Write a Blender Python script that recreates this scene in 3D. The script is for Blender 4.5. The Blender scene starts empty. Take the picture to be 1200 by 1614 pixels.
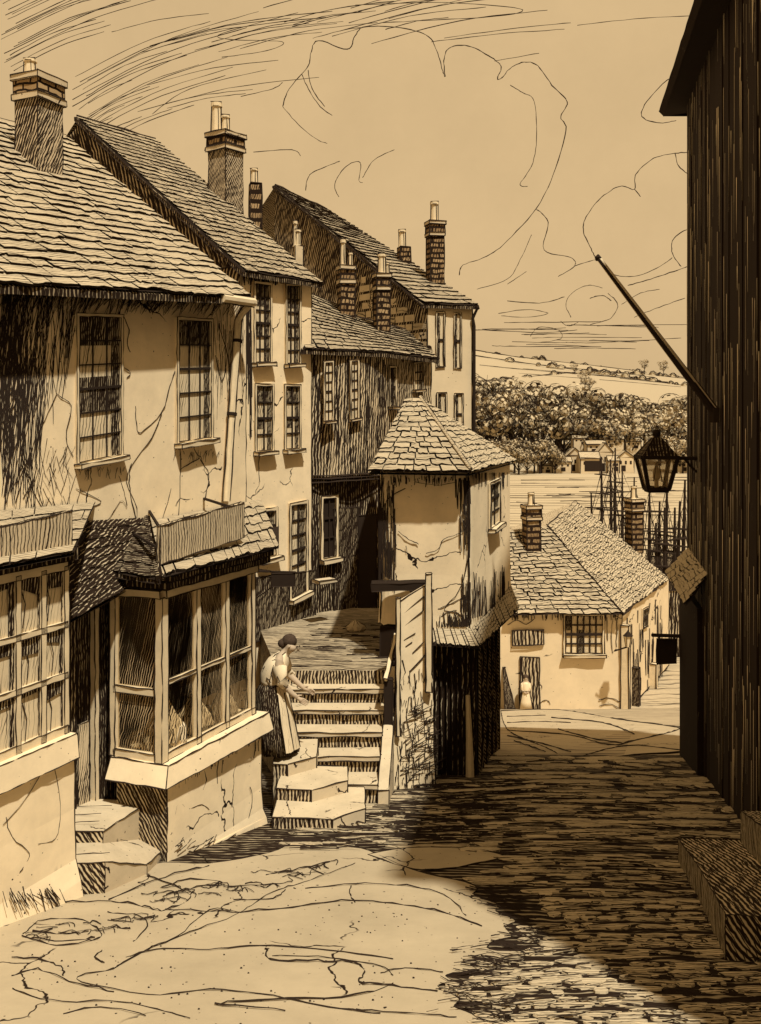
import bpy, math, random
from mathutils import Vector as V, noise as mnoise
random.seed(7)
R = random.random
def U(a, b): return a + (b - a) * R()
def S(a): return (R() * 2 - 1) * a

scene = bpy.context.scene
COL = scene.collection
# ------------------------------------------------------------------ camera
F, CX, CY = 1500.0, 600.0, 640.0          # focal length in photo pixels, optical axis column, eye level row
cd = bpy.data.cameras.new("camera"); cam = bpy.data.objects.new("camera", cd); COL.objects.link(cam)
cam.location = (0, 0, 0); cam.rotation_euler = (math.radians(90), 0, 0)
cd.sensor_fit = 'VERTICAL'; cd.sensor_height = 36.0; cd.lens = 36.0 * F / 1614.0
cd.shift_y = -(807.0 - CY) / 1614.0
cd.clip_start = 0.1; cd.clip_end = 6000
scene.camera = cam
# ------------------------------------------------------------------ world
SUN_EL = math.radians(60); SX, SY = 0.42, -0.9075
w = bpy.data.worlds.new("World"); scene.world = w; w.use_nodes = True
nt = w.node_tree; nt.nodes.clear()
wo = nt.nodes.new('ShaderNodeOutputWorld'); bg = nt.nodes.new('ShaderNodeBackground')
sky = nt.nodes.new('ShaderNodeTexSky'); sky.sky_type = 'NISHITA'; sky.sun_disc = False
sky.sun_elevation = SUN_EL; sky.sun_rotation = math.atan2(SX, SY)
sky.dust_density = 4.0
bw = nt.nodes.new('ShaderNodeRGBToBW'); nt.links.new(sky.outputs[0], bw.inputs[0])
mr = nt.nodes.new('ShaderNodeMapRange'); mr.inputs[1].default_value = 0; mr.inputs[2].default_value = 20
mr.inputs[3].default_value = 5.5; mr.inputs[4].default_value = 7.6
nt.links.new(bw.outputs[0], mr.inputs[0])
tc = nt.nodes.new('ShaderNodeTexCoord'); nz = nt.nodes.new('ShaderNodeTexNoise')
nz.inputs['Scale'].default_value = 5; nz.inputs['Detail'].default_value = 8; nz.inputs['Roughness'].default_value = .7
nt.links.new(tc.outputs['Generated'], nz.inputs['Vector'])
m2 = nt.nodes.new('ShaderNodeMapRange'); m2.inputs[1].default_value = .3; m2.inputs[2].default_value = .7
m2.inputs[3].default_value = .94; m2.inputs[4].default_value = 1.06
nt.links.new(nz.outputs[0], m2.inputs[0])
mu = nt.nodes.new('ShaderNodeMath'); mu.operation = 'MULTIPLY'
nt.links.new(mr.outputs[0], mu.inputs[0]); nt.links.new(m2.outputs[0], mu.inputs[1])
vm = nt.nodes.new('ShaderNodeVectorMath'); vm.operation = 'SCALE'
vm.inputs[0].default_value = (.985, .687, .352)
nt.links.new(mu.outputs[0], vm.inputs['Scale'])
nt.links.new(vm.outputs[0], bg.inputs['Color']); bg.inputs['Strength'].default_value = 0.1
nt.links.new(bg.outputs[0], wo.inputs[0])
# ------------------------------------------------------------------ sun
sd = bpy.data.lights.new("sun", 'SUN'); sun = bpy.data.objects.new("sun", sd); COL.objects.link(sun)
sd.energy = 3.9; sd.angle = math.radians(1.5); sd.color = (1.0, .965, .84)
sv = V((SX * math.cos(SUN_EL), SY * math.cos(SUN_EL), math.sin(SUN_EL)))
sun.rotation_euler = sv.to_track_quat('Z', 'Y').to_euler(); sun.location = (20, -20, 40)
scene.view_settings.view_transform = 'Standard'; scene.view_settings.look = 'None'
scene.view_settings.exposure = 0.25; scene.view_settings.gamma = 1.0
scene.cycles.max_bounces = 5; scene.cycles.diffuse_bounces = 3

# ------------------------------------------------------------------ placing
def P(px, py, Y): return V(((px - CX) / F * Y, Y, -(py - CY) / F * Y))
def g(Y):
    if Y <= 14.7: return -2.3 - .21 * Y
    if Y <= 37: return -5.387 - .285 * (Y - 14.7)
    return -11.7425 - .03 * (Y - 37)
def G(px, py, up=0.0):
    k = (py - CY) / F
    Y = 2.3 / (k - .21) if k > .25 else 99
    if Y > 14.7: Y = 1.1975 / (k - .285)
    p = P(px, py, Y); p.z = g(Y) + up
    return p
class Line:
    """a vertical facade plane given by a plan point and direction; n looks to the street"""
    def __init__(s, p, d):
        s.d = V((d[0], d[1])).normalized(); s.p = V(p); s.n2 = V((s.d.y, -s.d.x)); s.n = V((s.n2.x, s.n2.y, 0)); s.t3 = V((s.d.x, s.d.y, 0))
    def at(s, px, o=0.0):
        q = s.p + s.n2 * o; k = (px - CX) / F
        t = (k * q.y - q.x) / (s.d.x - k * s.d.y)
        return q + s.d * t
    def pt(s, px, py, o=0.0):
        q = s.at(px, o); return V((q.x, q.y, -(py - CY) / F * q.y))
    def xz(s, px, z, o=0.0):
        q = s.at(px, o); return V((q.x, q.y, z))
    def atY(s, Y, z=0, o=0.0):
        q = s.p + s.n2 * o; t = (Y - q.y) / s.d.y; q = q + s.d * t; return V((q.x, q.y, z))
def LW(Y): return .0008 * abs(Y)      # half width of an ink line at that distance
def lerp(a, b, t): return a + (b - a) * t
def bil(c, u, v):                     # c = bl, br, tr, tl
    return lerp(lerp(c[0], c[1], u), lerp(c[3], c[2], u), v)

# ------------------------------------------------------------------ materials
INK = (.020, .011, .006); PAPER = (.56, .385, .205)
MATS = {}
def newmat(name):
    m = bpy.data.materials.new(name); m.use_nodes = True
    n = m.node_tree; b = n.nodes['Principled BSDF']; b.inputs['Roughness'].default_value = .95
    b.inputs['Specular IOR Level'].default_value = .1
    MATS[name] = m
    return m, n, b
def M(n, op, a, b=None, c=None):
    x = n.nodes.new('ShaderNodeMath'); x.operation = op
    for i, q in enumerate((a, b, c)):
        if q is None: continue
        if isinstance(q, (int, float)): x.inputs[i].default_value = q
        else: n.links.new(q, x.inputs[i])
    return x.outputs[0]
def NOISE(n, vec, scale, detail=2.0, rough=.5):
    x = n.nodes.new('ShaderNodeTexNoise'); x.inputs['Scale'].default_value = scale; x.inputs['Detail'].default_value = detail
    x.inputs['Roughness'].default_value = rough
    n.links.new(vec, x.inputs['Vector']); return x.outputs[0]
def MR(n, val, a, b, c, d):
    x = n.nodes.new('ShaderNodeMapRange')
    n.links.new(val, x.inputs[0])
    for i, q in enumerate((a, b, c, d)): x.inputs[i + 1].default_value = q
    return x.outputs[0]
def MIX(n, fac, a, b):
    x = n.nodes.new('ShaderNodeMix'); x.data_type = 'RGBA'
    if isinstance(fac, (int, float)): x.inputs[0].default_value = fac
    else: n.links.new(fac, x.inputs[0])
    for i, q in ((6, a), (7, b)):
        if isinstance(q, tuple): x.inputs[i].default_value = (*q, 1)
        else: n.links.new(q, x.inputs[i])
    return x.outputs[2]
def UVV(n):
    return n.nodes.new('ShaderNodeTexCoord').outputs['UV']
def mottled(n, uv, col, amt=.12, sc=3.0):
    a = MR(n, NOISE(n, uv, sc, 8, .7), .3, .7, 1 - amt, 1 + amt)
    x = n.nodes.new('ShaderNodeVectorMath'); x.operation = 'SCALE'; x.inputs[0].default_value = tuple(min(.85, c * k) for c, k in zip(col, (1.32, 1.53, 1.86)))
    n.links.new(a, x.inputs['Scale']); return x.outputs[0]
def strokes(n, uv, freq, angle, dens, var, brk, wander=.6, region=0.0):
    a = strokes1(n, uv, freq * 1.15, angle, dens * .92, var, brk, wander, region)
    b = strokes1(n, uv, freq * 1.5, angle + 7, dens * .62 - .08, var, brk * 1.4, wander, region * 1.2)
    return M(n, 'MAXIMUM', a, b)
def strokes1(n, uv, freq, angle, dens, var, brk, wander=.6, region=0.0):
    mp = n.nodes.new('ShaderNodeMapping'); mp.inputs['Rotation'].default_value[2] = math.radians(angle)
    n.links.new(uv, mp.inputs[0])
    sp = n.nodes.new('ShaderNodeSeparateXYZ'); n.links.new(mp.outputs[0], sp.inputs[0])
    wv = NOISE(n, mp.outputs[0], freq * .075, 4, .6)
    s = M(n, 'ADD', M(n, 'MULTIPLY', sp.outputs[0], freq), M(n, 'MULTIPLY', wv, wander * 6))
    fr = M(n, 'FRACT', s); ident = M(n, 'FLOOR', s)
    tri = M(n, 'MULTIPLY', M(n, 'ABSOLUTE', M(n, 'SUBTRACT', fr, .5)), 2)
    cb = n.nodes.new('ShaderNodeCombineXYZ')
    n.links.new(M(n, 'MULTIPLY', ident, 7.31), cb.inputs[0]); n.links.new(M(n, 'MULTIPLY', sp.outputs[1], brk), cb.inputs[1])
    n2 = NOISE(n, cb.outputs[0], 1.0, 3, .6)
    t = M(n, 'ADD', dens, M(n, 'MULTIPLY', M(n, 'SUBTRACT', n2, .5), var))
    if region:
        n3 = NOISE(n, uv, freq * .035, 3)
        t = M(n, 'ADD', t, M(n, 'MULTIPLY', M(n, 'SUBTRACT', n3, .5), region))
    return MR(n, M(n, 'SUBTRACT', tri, t), -.14, .14, 1, 0)
def specks(n, uv, sc, thr):
    return MR(n, NOISE(n, uv, sc, 1), thr, thr + .03, 0, 1)
def scribble(n, uv, sc, width, keep):
    ns = n.nodes.new('ShaderNodeTexNoise'); ns.inputs['Scale'].default_value = sc * 1.7; ns.inputs['Detail'].default_value = 4
    n.links.new(uv, ns.inputs['Vector'])
    ad = n.nodes.new('ShaderNodeVectorMath'); ad.operation = 'MULTIPLY_ADD'
    n.links.new(ns.outputs['Color'], ad.inputs[0]); ad.inputs[1].default_value = (.5 / sc * 1.6,) * 3; n.links.new(uv, ad.inputs[2])
    vo = n.nodes.new('ShaderNodeTexVoronoi'); vo.feature = 'DISTANCE_TO_EDGE'; vo.inputs['Scale'].default_value = sc
    n.links.new(ad.outputs[0], vo.inputs['Vector'])
    line = MR(n, vo.outputs['Distance'], width * .6, width, 1, 0)
    msk = MR(n, NOISE(n, uv, sc * 1.1, 1), keep, keep + .03, 0, 1)
    return M(n, 'MULTIPLY', line, msk)
def mat_plain(name, col, amt=.12, sc=3.0, sp=None, scr=None, sp_sc=40):
    m, n, b = newmat(name); uv = UVV(n); c = mottled(n, uv, col, amt, sc)
    if sp: c = MIX(n, specks(n, uv, sp_sc, sp), c, INK)
    if scr: c = MIX(n, scribble(n, uv, *scr), c, INK)
    n.links.new(c, b.inputs['Base Color']); return m
def mat_hatch(name, col, freq, angle=0, dens=.4, var=1.0, brk=3.0, cross=None, wander=.6, region=.0, ink=INK):
    m, n, b = newmat(name); uv = UVV(n); c = mottled(n, uv, col, .12)
    k = strokes(n, uv, freq, angle, dens, var, brk, wander, region)
    c = MIX(n, k, c, ink)
    if cross: c = MIX(n, strokes(n, uv, *cross), c, ink)
    n.links.new(c, b.inputs['Base Color']); return m
def mat_brick(name, col, scale, w=.22, h=.075, mort=.012, dark=.0):
    m, n, b = newmat(name); uv = UVV(n)
    ns = n.nodes.new('ShaderNodeTexNoise'); ns.inputs['Scale'].default_value = 5 * scale; n.links.new(uv, ns.inputs['Vector'])
    ad = n.nodes.new('ShaderNodeVectorMath'); ad.operation = 'MULTIPLY_ADD'
    n.links.new(ns.outputs['Color'], ad.inputs[0]); ad.inputs[1].default_value = (.07 / scale,) * 3; n.links.new(uv, ad.inputs[2])
    br = n.nodes.new('ShaderNodeTexBrick'); n.links.new(ad.outputs[0], br.inputs['Vector'])
    br.inputs['Scale'].default_value = scale; br.inputs['Brick Width'].default_value = w; br.inputs['Row Height'].default_value = h
    br.inputs['Mortar Size'].default_value = mort; br.inputs['Color1'].default_value = (*col, 1)
    br.inputs['Color2'].default_value = (col[0] * .6, col[1] * .55, col[2] * .5, 1); br.inputs['Mortar'].default_value = (*INK, 1)
    c = br.outputs['Color']
    if dark: c = MIX(n, strokes(n, uv, 14 * scale, 12, dark, 1.2, 4), c, INK)
    n.links.new(c, b.inputs['Base Color']); return m
mat_plain('ink', INK, .1)
mat_plain('plaster', (.63, .435, .232), .13, 2.0, .74, (1.1, .012, .56), 26)
mat_plain('plaster_far', (.52, .358, .19), .10, 1.0, .75, (.55, .014, .58), 12)
mat_plain('stone', (.43, .297, .16), .14, 3, .72, (2.2, .02, .56), 30)
mat_plain('wood_pale', (.52, .36, .19), .12, 6)
mat_hatch('slate', (.35, .242, .13), 20, 84, .15, 1.1, 2.0, region=.5)
mat_hatch('slate_far', (.36, .25, .135), 10, 84, .12, 1.1, 1.2, region=.5)
mat_plain('lit_flag', (.335, .232, .124), .13, 1.2, .73, (1.0, .011, .54), 24)  # pale flagstone tone that also stands in for sunlight on the street
mat_hatch('slate_dark', (.36, .25, .135), 26, 70, .86, 1.0, 3)
mat_hatch('slate_lined', (.36, .25, .135), 17, 84, .36, 1.1, 2.2, region=.5)
mat_hatch('slate_lined_far', (.36, .25, .135), 8, 84, .26, 1.1, 1.2, region=.5)
mat_hatch('slate_edge', (.30, .2, .1), 18, 0, .8, .6, 4)
mat_hatch('setts', (.26, .18, .096), 9, 90, .80, 1.0, 1.2, wander=.8)  # stone paving whose dense strokes also paint the street's shade
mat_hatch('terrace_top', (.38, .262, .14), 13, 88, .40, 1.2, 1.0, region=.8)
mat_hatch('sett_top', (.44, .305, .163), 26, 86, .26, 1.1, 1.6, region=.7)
mat_hatch('far_road', (.32, .22, .118), 1.3, 86, .10, .9, .5, wander=1.0)
mat_hatch('tar_board', (.75, .52, .28), 28, 0, 1.32, .95, .8, region=.6)
mat_hatch('dark_board', (.40, .275, .145), 17, 0, .88, 1.1, 1.2, region=.5)
mat_hatch('dark_board_near', (.40, .275, .145), 24, 0, .84, 1.1, 1.2, region=.6)
mat_hatch('grey_wall', (.46, .315, .165), 16, 3, .56, 1.2, 1.0, region=.9)
mat_hatch('sooty_near', (.44, .30, .16), 24, 24, .56, 1.2, 1.6, region=.6)
mat_hatch('pane_ink', (.46, .32, .17), 30, 2, .80, 1.2, 1.2, region=.5)
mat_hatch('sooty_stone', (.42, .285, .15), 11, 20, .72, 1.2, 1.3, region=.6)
mat_hatch('sign_board', (.44, .30, .157), 23, 0, .30, .7, 1.0)
mat_hatch('sign_far', (.40, .275, .145), 6, 0, .55, .6, 1)
mat_hatch('riser', (.46, .315, .165), 20, 0, .60, .9, 2.5, region=.3)
mat_hatch('plinth_dark', (.42, .29, .15), 24, -38, .60, .9, 1.5)
mat_hatch('shade_hatch', (.50, .345, .18), 23, -8, .42, 1.3, .9, region=.6)  # ink hatching that draws shade on plaster
mat_hatch('pane_dark', (.40, .275, .145), 22, 4, .66, 1.2, 1.3, region=1.2)
mat_hatch('pane_far', (.44, .30, .16), 11, 2, .50, 1.3, .9, region=1.5)
mat_hatch('pane_pale', (.52, .36, .19), 20, 6, .02, 1.0, 1.5, region=1.6)
mat_hatch('door_dark', (.40, .275, .145), 26, 0, .92, 1.0, 1.0)
mat_hatch('cloth_dark', (.34, .23, .12), 34, 0, .88, 1.0, 1.5)
mat_hatch('cloth_striped', (.50, .345, .185), 34, 12, .34, 1.2, 1.6, region=1.2)
mat_hatch('apron', (.54, .37, .195), 30, 0, .05, .7, 1.0)
mat_hatch('water', (.34, .235, .125), .22, 90, .06, 1.1, .02, wander=.3, region=.8)
mat_hatch('hill', (.30, .208, .112), .05, 80, -.25, 1.0, .01, wander=.2)
mat_hatch('far_leaf', (.37, .258, .137), 1.1, 30, .12, 1.0, .6)
mat_plain('far_wall', (.42, .29, .155), .1, .2)
mat_plain('skin', (.36, .235, .13), .06, 10)
mat_plain('blouse_linen', (.64, .44, .235), .08, 8)
mat_plain('hair', (.05, .028, .015), .3, 30)
mat_plain('linen', (.54, .375, .20), .08, 8)
mat_plain('quay', (.38, .26, .14), .1, 1)
mat_brick('brick_near', (.46, .315, .165), 1.0, .21, .072, .013)
mat_brick('brick_mid', (.42, .285, .15), 1.0, .34, .115, .026, .30)
mat_brick('brick_far', (.40, .275, .145), 1.0, .75, .24, .06, .30)
mat_brick('rubble', (.44, .30, .16), 1.0, .42, .17, .025)
# shop glass: mostly clear with slanting pale strokes that paint reflections
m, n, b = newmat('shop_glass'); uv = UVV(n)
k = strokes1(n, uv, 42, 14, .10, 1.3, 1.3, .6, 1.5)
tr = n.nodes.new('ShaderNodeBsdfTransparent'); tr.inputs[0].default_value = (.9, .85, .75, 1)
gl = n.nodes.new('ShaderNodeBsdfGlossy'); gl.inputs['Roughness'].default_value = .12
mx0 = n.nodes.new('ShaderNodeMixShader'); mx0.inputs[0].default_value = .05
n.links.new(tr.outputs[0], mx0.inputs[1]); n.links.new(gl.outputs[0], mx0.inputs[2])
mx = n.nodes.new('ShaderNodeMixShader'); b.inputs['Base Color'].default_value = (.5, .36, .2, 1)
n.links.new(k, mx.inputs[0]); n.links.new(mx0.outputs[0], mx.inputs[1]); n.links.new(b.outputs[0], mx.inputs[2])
n.links.new(mx.outputs[0], n.nodes['Material Output'].inputs[0])
m, n, b = newmat('lamp_glass')
tr = n.nodes.new('ShaderNodeBsdfTransparent'); tr.inputs[0].default_value = (.95, .9, .8, 1)
mx = n.nodes.new('ShaderNodeMixShader'); mx.inputs[0].default_value = .35; b.inputs['Base Color'].default_value = (.5, .35, .19, 1); b.inputs['Roughness'].default_value = .2
n.links.new(tr.outputs[0], mx.inputs[1]); n.links.new(b.outputs[0], mx.inputs[2]); n.links.new(mx.outputs[0], n.nodes['Material Output'].inputs[0])

# ------------------------------------------------------------------ mesh builder
class MB:
    def __init__(s): s.v = []; s.f = []; s.m = []; s.mats = []
    def mi(s, name):
        if name not in s.mats: s.mats.append(name)
        return s.mats.index(name)
    def face(s, pts, mat):
        i = len(s.v); s.v += [V(p) for p in pts]; s.f.append(list(range(i, i + len(pts)))); s.m.append(s.mi(mat))
    def mesh(s, verts, faces, mat):
        i = len(s.v); s.v += [V(p) for p in verts]; k = s.mi(mat)
        for f in faces: s.f.append([i + q for q in f]); s.m.append(k)
    def tube(s, pts, r, mat='ink', n=4, cap=True):
        pts = [V(p) for p in pts]
        if not isinstance(r, (list, tuple)): r = [r] * len(pts)
        vs = []; L = len(pts)
        for i, p in enumerate(pts):
            t = (pts[min(i + 1, L - 1)] - pts[max(i - 1, 0)])
            t = t.normalized() if t.length > 1e-9 else V((0, 0, 1))
            up = V((0, 0, 1)) if abs(t.z) < .9 else V((0, 1, 0))
            a = t.cross(up).normalized(); b = t.cross(a)
            for q in range(n):
                an = 2 * math.pi * q / n + .4
                vs.append(p + (a * math.cos(an) + b * math.sin(an)) * r[i])
        fs = []
        for i in range(L - 1):
            for q in range(n): fs.append((i * n + q, i * n + (q + 1) % n, (i + 1) * n + (q + 1) % n, (i + 1) * n + q))
        if cap: fs.append(tuple(range(n - 1, -1, -1))); fs.append(tuple((L - 1) * n + q for q in range(n)))
        s.mesh(vs, fs, mat)
    def ink(s, pts, wd=None, wob=1.0, seg=None):
        pts = [V(p) for p in pts]; out = []; rs = []
        for a, b in zip(pts[:-1], pts[1:]):
            w_ = wd if wd else LW((a.y + b.y) / 2)
            L = (b - a).length; k = max(1, min(40, int(L / (seg or w_ * 16))))
            for i in range(k):
                q = lerp(a, b, i / k); j = w_ * .75 * wob
                out.append(q + V((S(j), S(j), S(j)))); rs.append(w_ * U(.55, 1.25))
        out.append(pts[-1]); rs.append((wd or LW(pts[-1].y)) * .7)
        s.tube(out, rs, 'ink', 3, False)
    def hexa(s, b, t, mat, ink=True, top=None, sides=None, wd=None):
        """b, t = four bottom, four top corners in the same order"""
        b = [V(q) for q in b]; t = [V(q) for q in t]; k = len(b)
        # orient so that side faces look outward whichever way the ring runs
        nrm = V((0, 0, 0))
        for i in range(k): nrm += b[i].cross(b[(i + 1) % k])
        if nrm.dot(sum((q for q in t), V()) / k - sum((q for q in b), V()) / k) < 0: b.reverse(); t.reverse(); rev = True
        else: rev = False
        s.face(list(reversed(b)), mat); s.face(t, top or mat)
        for i in range(k):
            j = (i + 1) % k; mm = mat
            if sides:
                oi = i if not rev else (k - 2 - i) % k
                mm = sides.get(oi, mat)
            s.face([b[i], b[j], t[j], t[i]], mm)
        if ink:
            for i in range(k):
                j = (i + 1) % k
                s.ink([t[i], t[j]], wd); s.ink([b[i], b[j]], wd); s.ink([b[i], t[i]], wd)
    def box(s, c, sx, sy, sz, mat, ax=None, ink=True, **kw):
        """box standing on c (centre of its base) with axes ax (unit plan vector)"""
        c = V(c); a = V((ax[0], ax[1], 0)).normalized() if ax else V((1, 0, 0)); q = V((-a.y, a.x, 0)); z = V((0, 0, sz))
        b = [c - a * sx / 2 - q * sy / 2, c + a * sx / 2 - q * sy / 2, c + a * sx / 2 + q * sy / 2, c - a * sx / 2 + q * sy / 2]
        s.hexa(b, [p + z for p in b], mat, ink, **kw)
    def bar(s, a, b, w_, d, mat, n=None, ink=True):
        """straight bar with rectangular section"""
        a = V(a); b = V(b); t = (b - a).normalized()
        n = V(n) if n else (V((0, 0, 1)) if abs(t.z) < .9 else V((0, 1, 0)))
        x = t.cross(n).normalized() * w_ / 2; y = n * d / 2
        bb = [a - x - y, a + x - y, a + x + y, a - x + y]
        s.hexa(bb, [p + (b - a) for p in bb], mat, ink)
    def lathe(s, c, prof, mat, n=14, axis=None):
        c = V(c); vs = []
        for r, z in prof:
            for q in range(n):
                an = 2 * math.pi * q / n; vs.append(c + V((r * math.cos(an), r * math.sin(an), z)))
        fs = []
        for i in range(len(prof) - 1):
            for q in range(n): fs.append((i * n + q, i * n + (q + 1) % n, (i + 1) * n + (q + 1) % n, (i + 1) * n + q))
        fs.append(tuple(range(n - 1, -1, -1))); fs.append(tuple((len(prof) - 1) * n + q for q in range(n)))
        s.mesh(vs, fs, mat)
    def slates(s, c, rows, wd, th=None, top='slate', edge='ink', under='ink', jit=.12, skip=0.0):
        """courses of slates over the quad c = eave left, eave right, ridge right, ridge left"""
        c = [V(q) for q in c]
        nn = (c[1] - c[0]).cross(c[3] - c[0]).normalized()
        if nn.z < 0: nn = -nn
        Ym = sum(q.y for q in c) / 4; th = th or .0019 * Ym
        s.face([q - nn * th * .3 for q in c], under)
        for r in range(rows):
            v0 = r / rows; v1 = min(1.0, (r + 1.28) / rows)
            L = (lerp(c[0], c[3], v0) - lerp(c[1], c[2], v0)).length
            if L < .05: continue
            u = -U(0, wd / L) ; first = True
            while u < 1:
                du = wd / L * U(.65, 1.7); a = max(0, u); b = min(1, u + du); u += du
                if b - a < .15 * wd / L: continue
                if R() < skip: continue
                gap = (th * .34) / L * U(.2, 1.6)
                lift = th * U(.85, 1.25); dv = jit / rows
                a2, b2 = a + gap, b - gap
                if b2 <= a2: continue
                k = 4; bot = []; 
                sag = S(dv * .5)
                for i in range(k + 1):
                    q = i / k
                    bot.append(bil(c, a2 + (b2 - a2) * q, max(-.01, v0 + sag + S(dv * .55))) + nn * lift * U(.85, 1.15))
                t0 = bil(c, a2, v1) + nn * th * .1; t1 = bil(c, b2, v1) + nn * th * .1
                s.face(bot + [t1, t0], top)
                hh = th * U(.7, 1.25)
                i0 = len(s.v); s.v += bot + [q - nn * hh - (c[3] - c[0]).normalized() * hh * .0 for q in bot]
                mk = s.mi(edge)
                for i in range(k): s.f.append([i0 + i, i0 + i + 1, i0 + k + 2 + i, i0 + k + 1 + i]); s.m.append(mk)
    def build(s, name, parent=None, base=None, smooth=False):
        me = bpy.data.meshes.new(name)
        o = bpy.data.objects.new(name, me); COL.objects.link(o)
        off = V((0, 0, 0))
        if parent is not None:
            q = parent
            while q is not None: off += V(q.location); q = q.parent
            o.parent = parent
        elif base is not None: off = V(base); o.location = off
        me.from_pydata([p - off for p in s.v], [], s.f)
        for nm in s.mats: me.materials.append(MATS[nm])
        me.polygons.foreach_set('material_index', s.m)
        uvl = me.uv_layers.new(name='UVMap'); data = [0.0] * (2 * len(me.loops))
        for p, f in zip(me.polygons, s.f):
            nr = p.normal
            if abs(nr.z) > .96: ua, va = V((1, 0, 0)), V((0, 1, 0))
            else:
                ua = V((0, 0, 1)).cross(nr).normalized(); va = nr.cross(ua)
            for li, vi in zip(p.loop_indices, f):
                q = s.v[vi]; data[2 * li] = q.dot(ua); data[2 * li + 1] = q.dot(va)
        uvl.data.foreach_set('uv', data)
        if smooth: me.polygons.foreach_set('use_smooth', [True] * len(me.polygons))
        me.update(); return o
def tag(o, label=None, cat=None, group=None, kind=None):
    if label: o['label'] = label
    if cat: o['category'] = cat
    if group: o['group'] = group
    if kind: o['kind'] = kind
    return o
def thing(name, loc, label, cat, group=None):
    o = bpy.data.objects.new(name, None); COL.objects.link(o); o.location = loc; o.empty_display_size = .3
    return tag(o, label, cat, group)
def struct(o): return tag(o, kind='structure')
def bend(pts, k=8, closed=False):
    """Catmull-Rom through 2D/3D points"""
    pts = [V(p) for p in pts]; out = []
    n = len(pts)
    for i in range(n - 1):
        p0 = pts[max(0, i - 1)]; p1 = pts[i]; p2 = pts[i + 1]; p3 = pts[min(n - 1, i + 2)]
        for j in range(k):
            t = j / k
            out.append(.5 * ((2 * p1) + (p2 - p0) * t + (2 * p0 - 5 * p1 + 4 * p2 - p3) * t * t + (3 * p1 - p0 - 3 * p2 + p3) * t ** 3))
    out.append(pts[-1]); return out

# ================================================================== THE GROUND
def ground_sheet():
    mb = MB(); ys = [-12, -6, 0, 3, 5, 7, 9, 11, 13, 14.7, 18, 22, 26, 30, 34, 37, 42, 47]
    xs = [-60, -25, -10, -5, -2, 0, 2, 4, 6, 9, 12, 18, 30, 60]
    for i in range(len(ys) - 1):
        for j in range(len(xs) - 1):
            q = [(xs[j], ys[i]), (xs[j + 1], ys[i]), (xs[j + 1], ys[i + 1]), (xs[j], ys[i + 1])]
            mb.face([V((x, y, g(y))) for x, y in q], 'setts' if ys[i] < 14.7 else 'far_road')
    for j in range(len(xs) - 1):
        mb.face([(xs[j], 47, g(47)), (xs[j + 1], 47, g(47)), (xs[j + 1], 47, -16), (xs[j], 47, -16)], 'stone')
    struct(mb.build('street'))
ground_sheet()
def patch(name, poly, mat, up, edge=True, smooth=4, label=None):
    """a pale sheet painting a sunlit part of the street, with broken ink outline"""
    mb = MB(); pts = [G(*q, up) for q in poly]
    pl = bend(pts + [pts[0]], smooth)[:-1] if smooth > 1 else pts
    for q in pl: q.z = g(q.y) + up
    mb.face(pl, mat)
    if edge:
        L = len(pl); i = 0
        while i < L - 1:
            k = random.randint(6, 16); mb.ink([pl[q % L] for q in range(i, min(L, i + k) + 1)], LW(pl[i].y) * U(.7, 1.2)); i += k
    return struct(mb.build(name))
patch('lit_pavement', [(-60, 1620), (-60, 1455), (60, 1440), (230, 1365), (330, 1362), (425, 1345), (470, 1330), (560, 1335), (650, 1372), (735, 1392),
                   (752, 1402), (748, 1412), (790, 1428), (782, 1438), (812, 1452), (796, 1462), (806, 1478), (778, 1484), (772, 1498), (826, 1502), (770, 1514), (742, 1522), (752, 1530), (704, 1537), (712, 1548), (690, 1556), (724, 1576), (716, 1588), (752, 1606), (745, 1640), (300, 1660)], 'lit_flag', .006)
patch('lit_path', [(580, 1348), (640, 1338), (720, 1338), (792, 1349), (750, 1362), (690, 1372), (640, 1368)], 'lit_flag', .008)
patch('lit_landing_path', [(790, 1121), (880, 1119), (985, 1136), (1090, 1150), (1090, 1182), (1000, 1190), (900, 1196), (860, 1178), (800, 1150)], 'lit_flag', .006)
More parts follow.
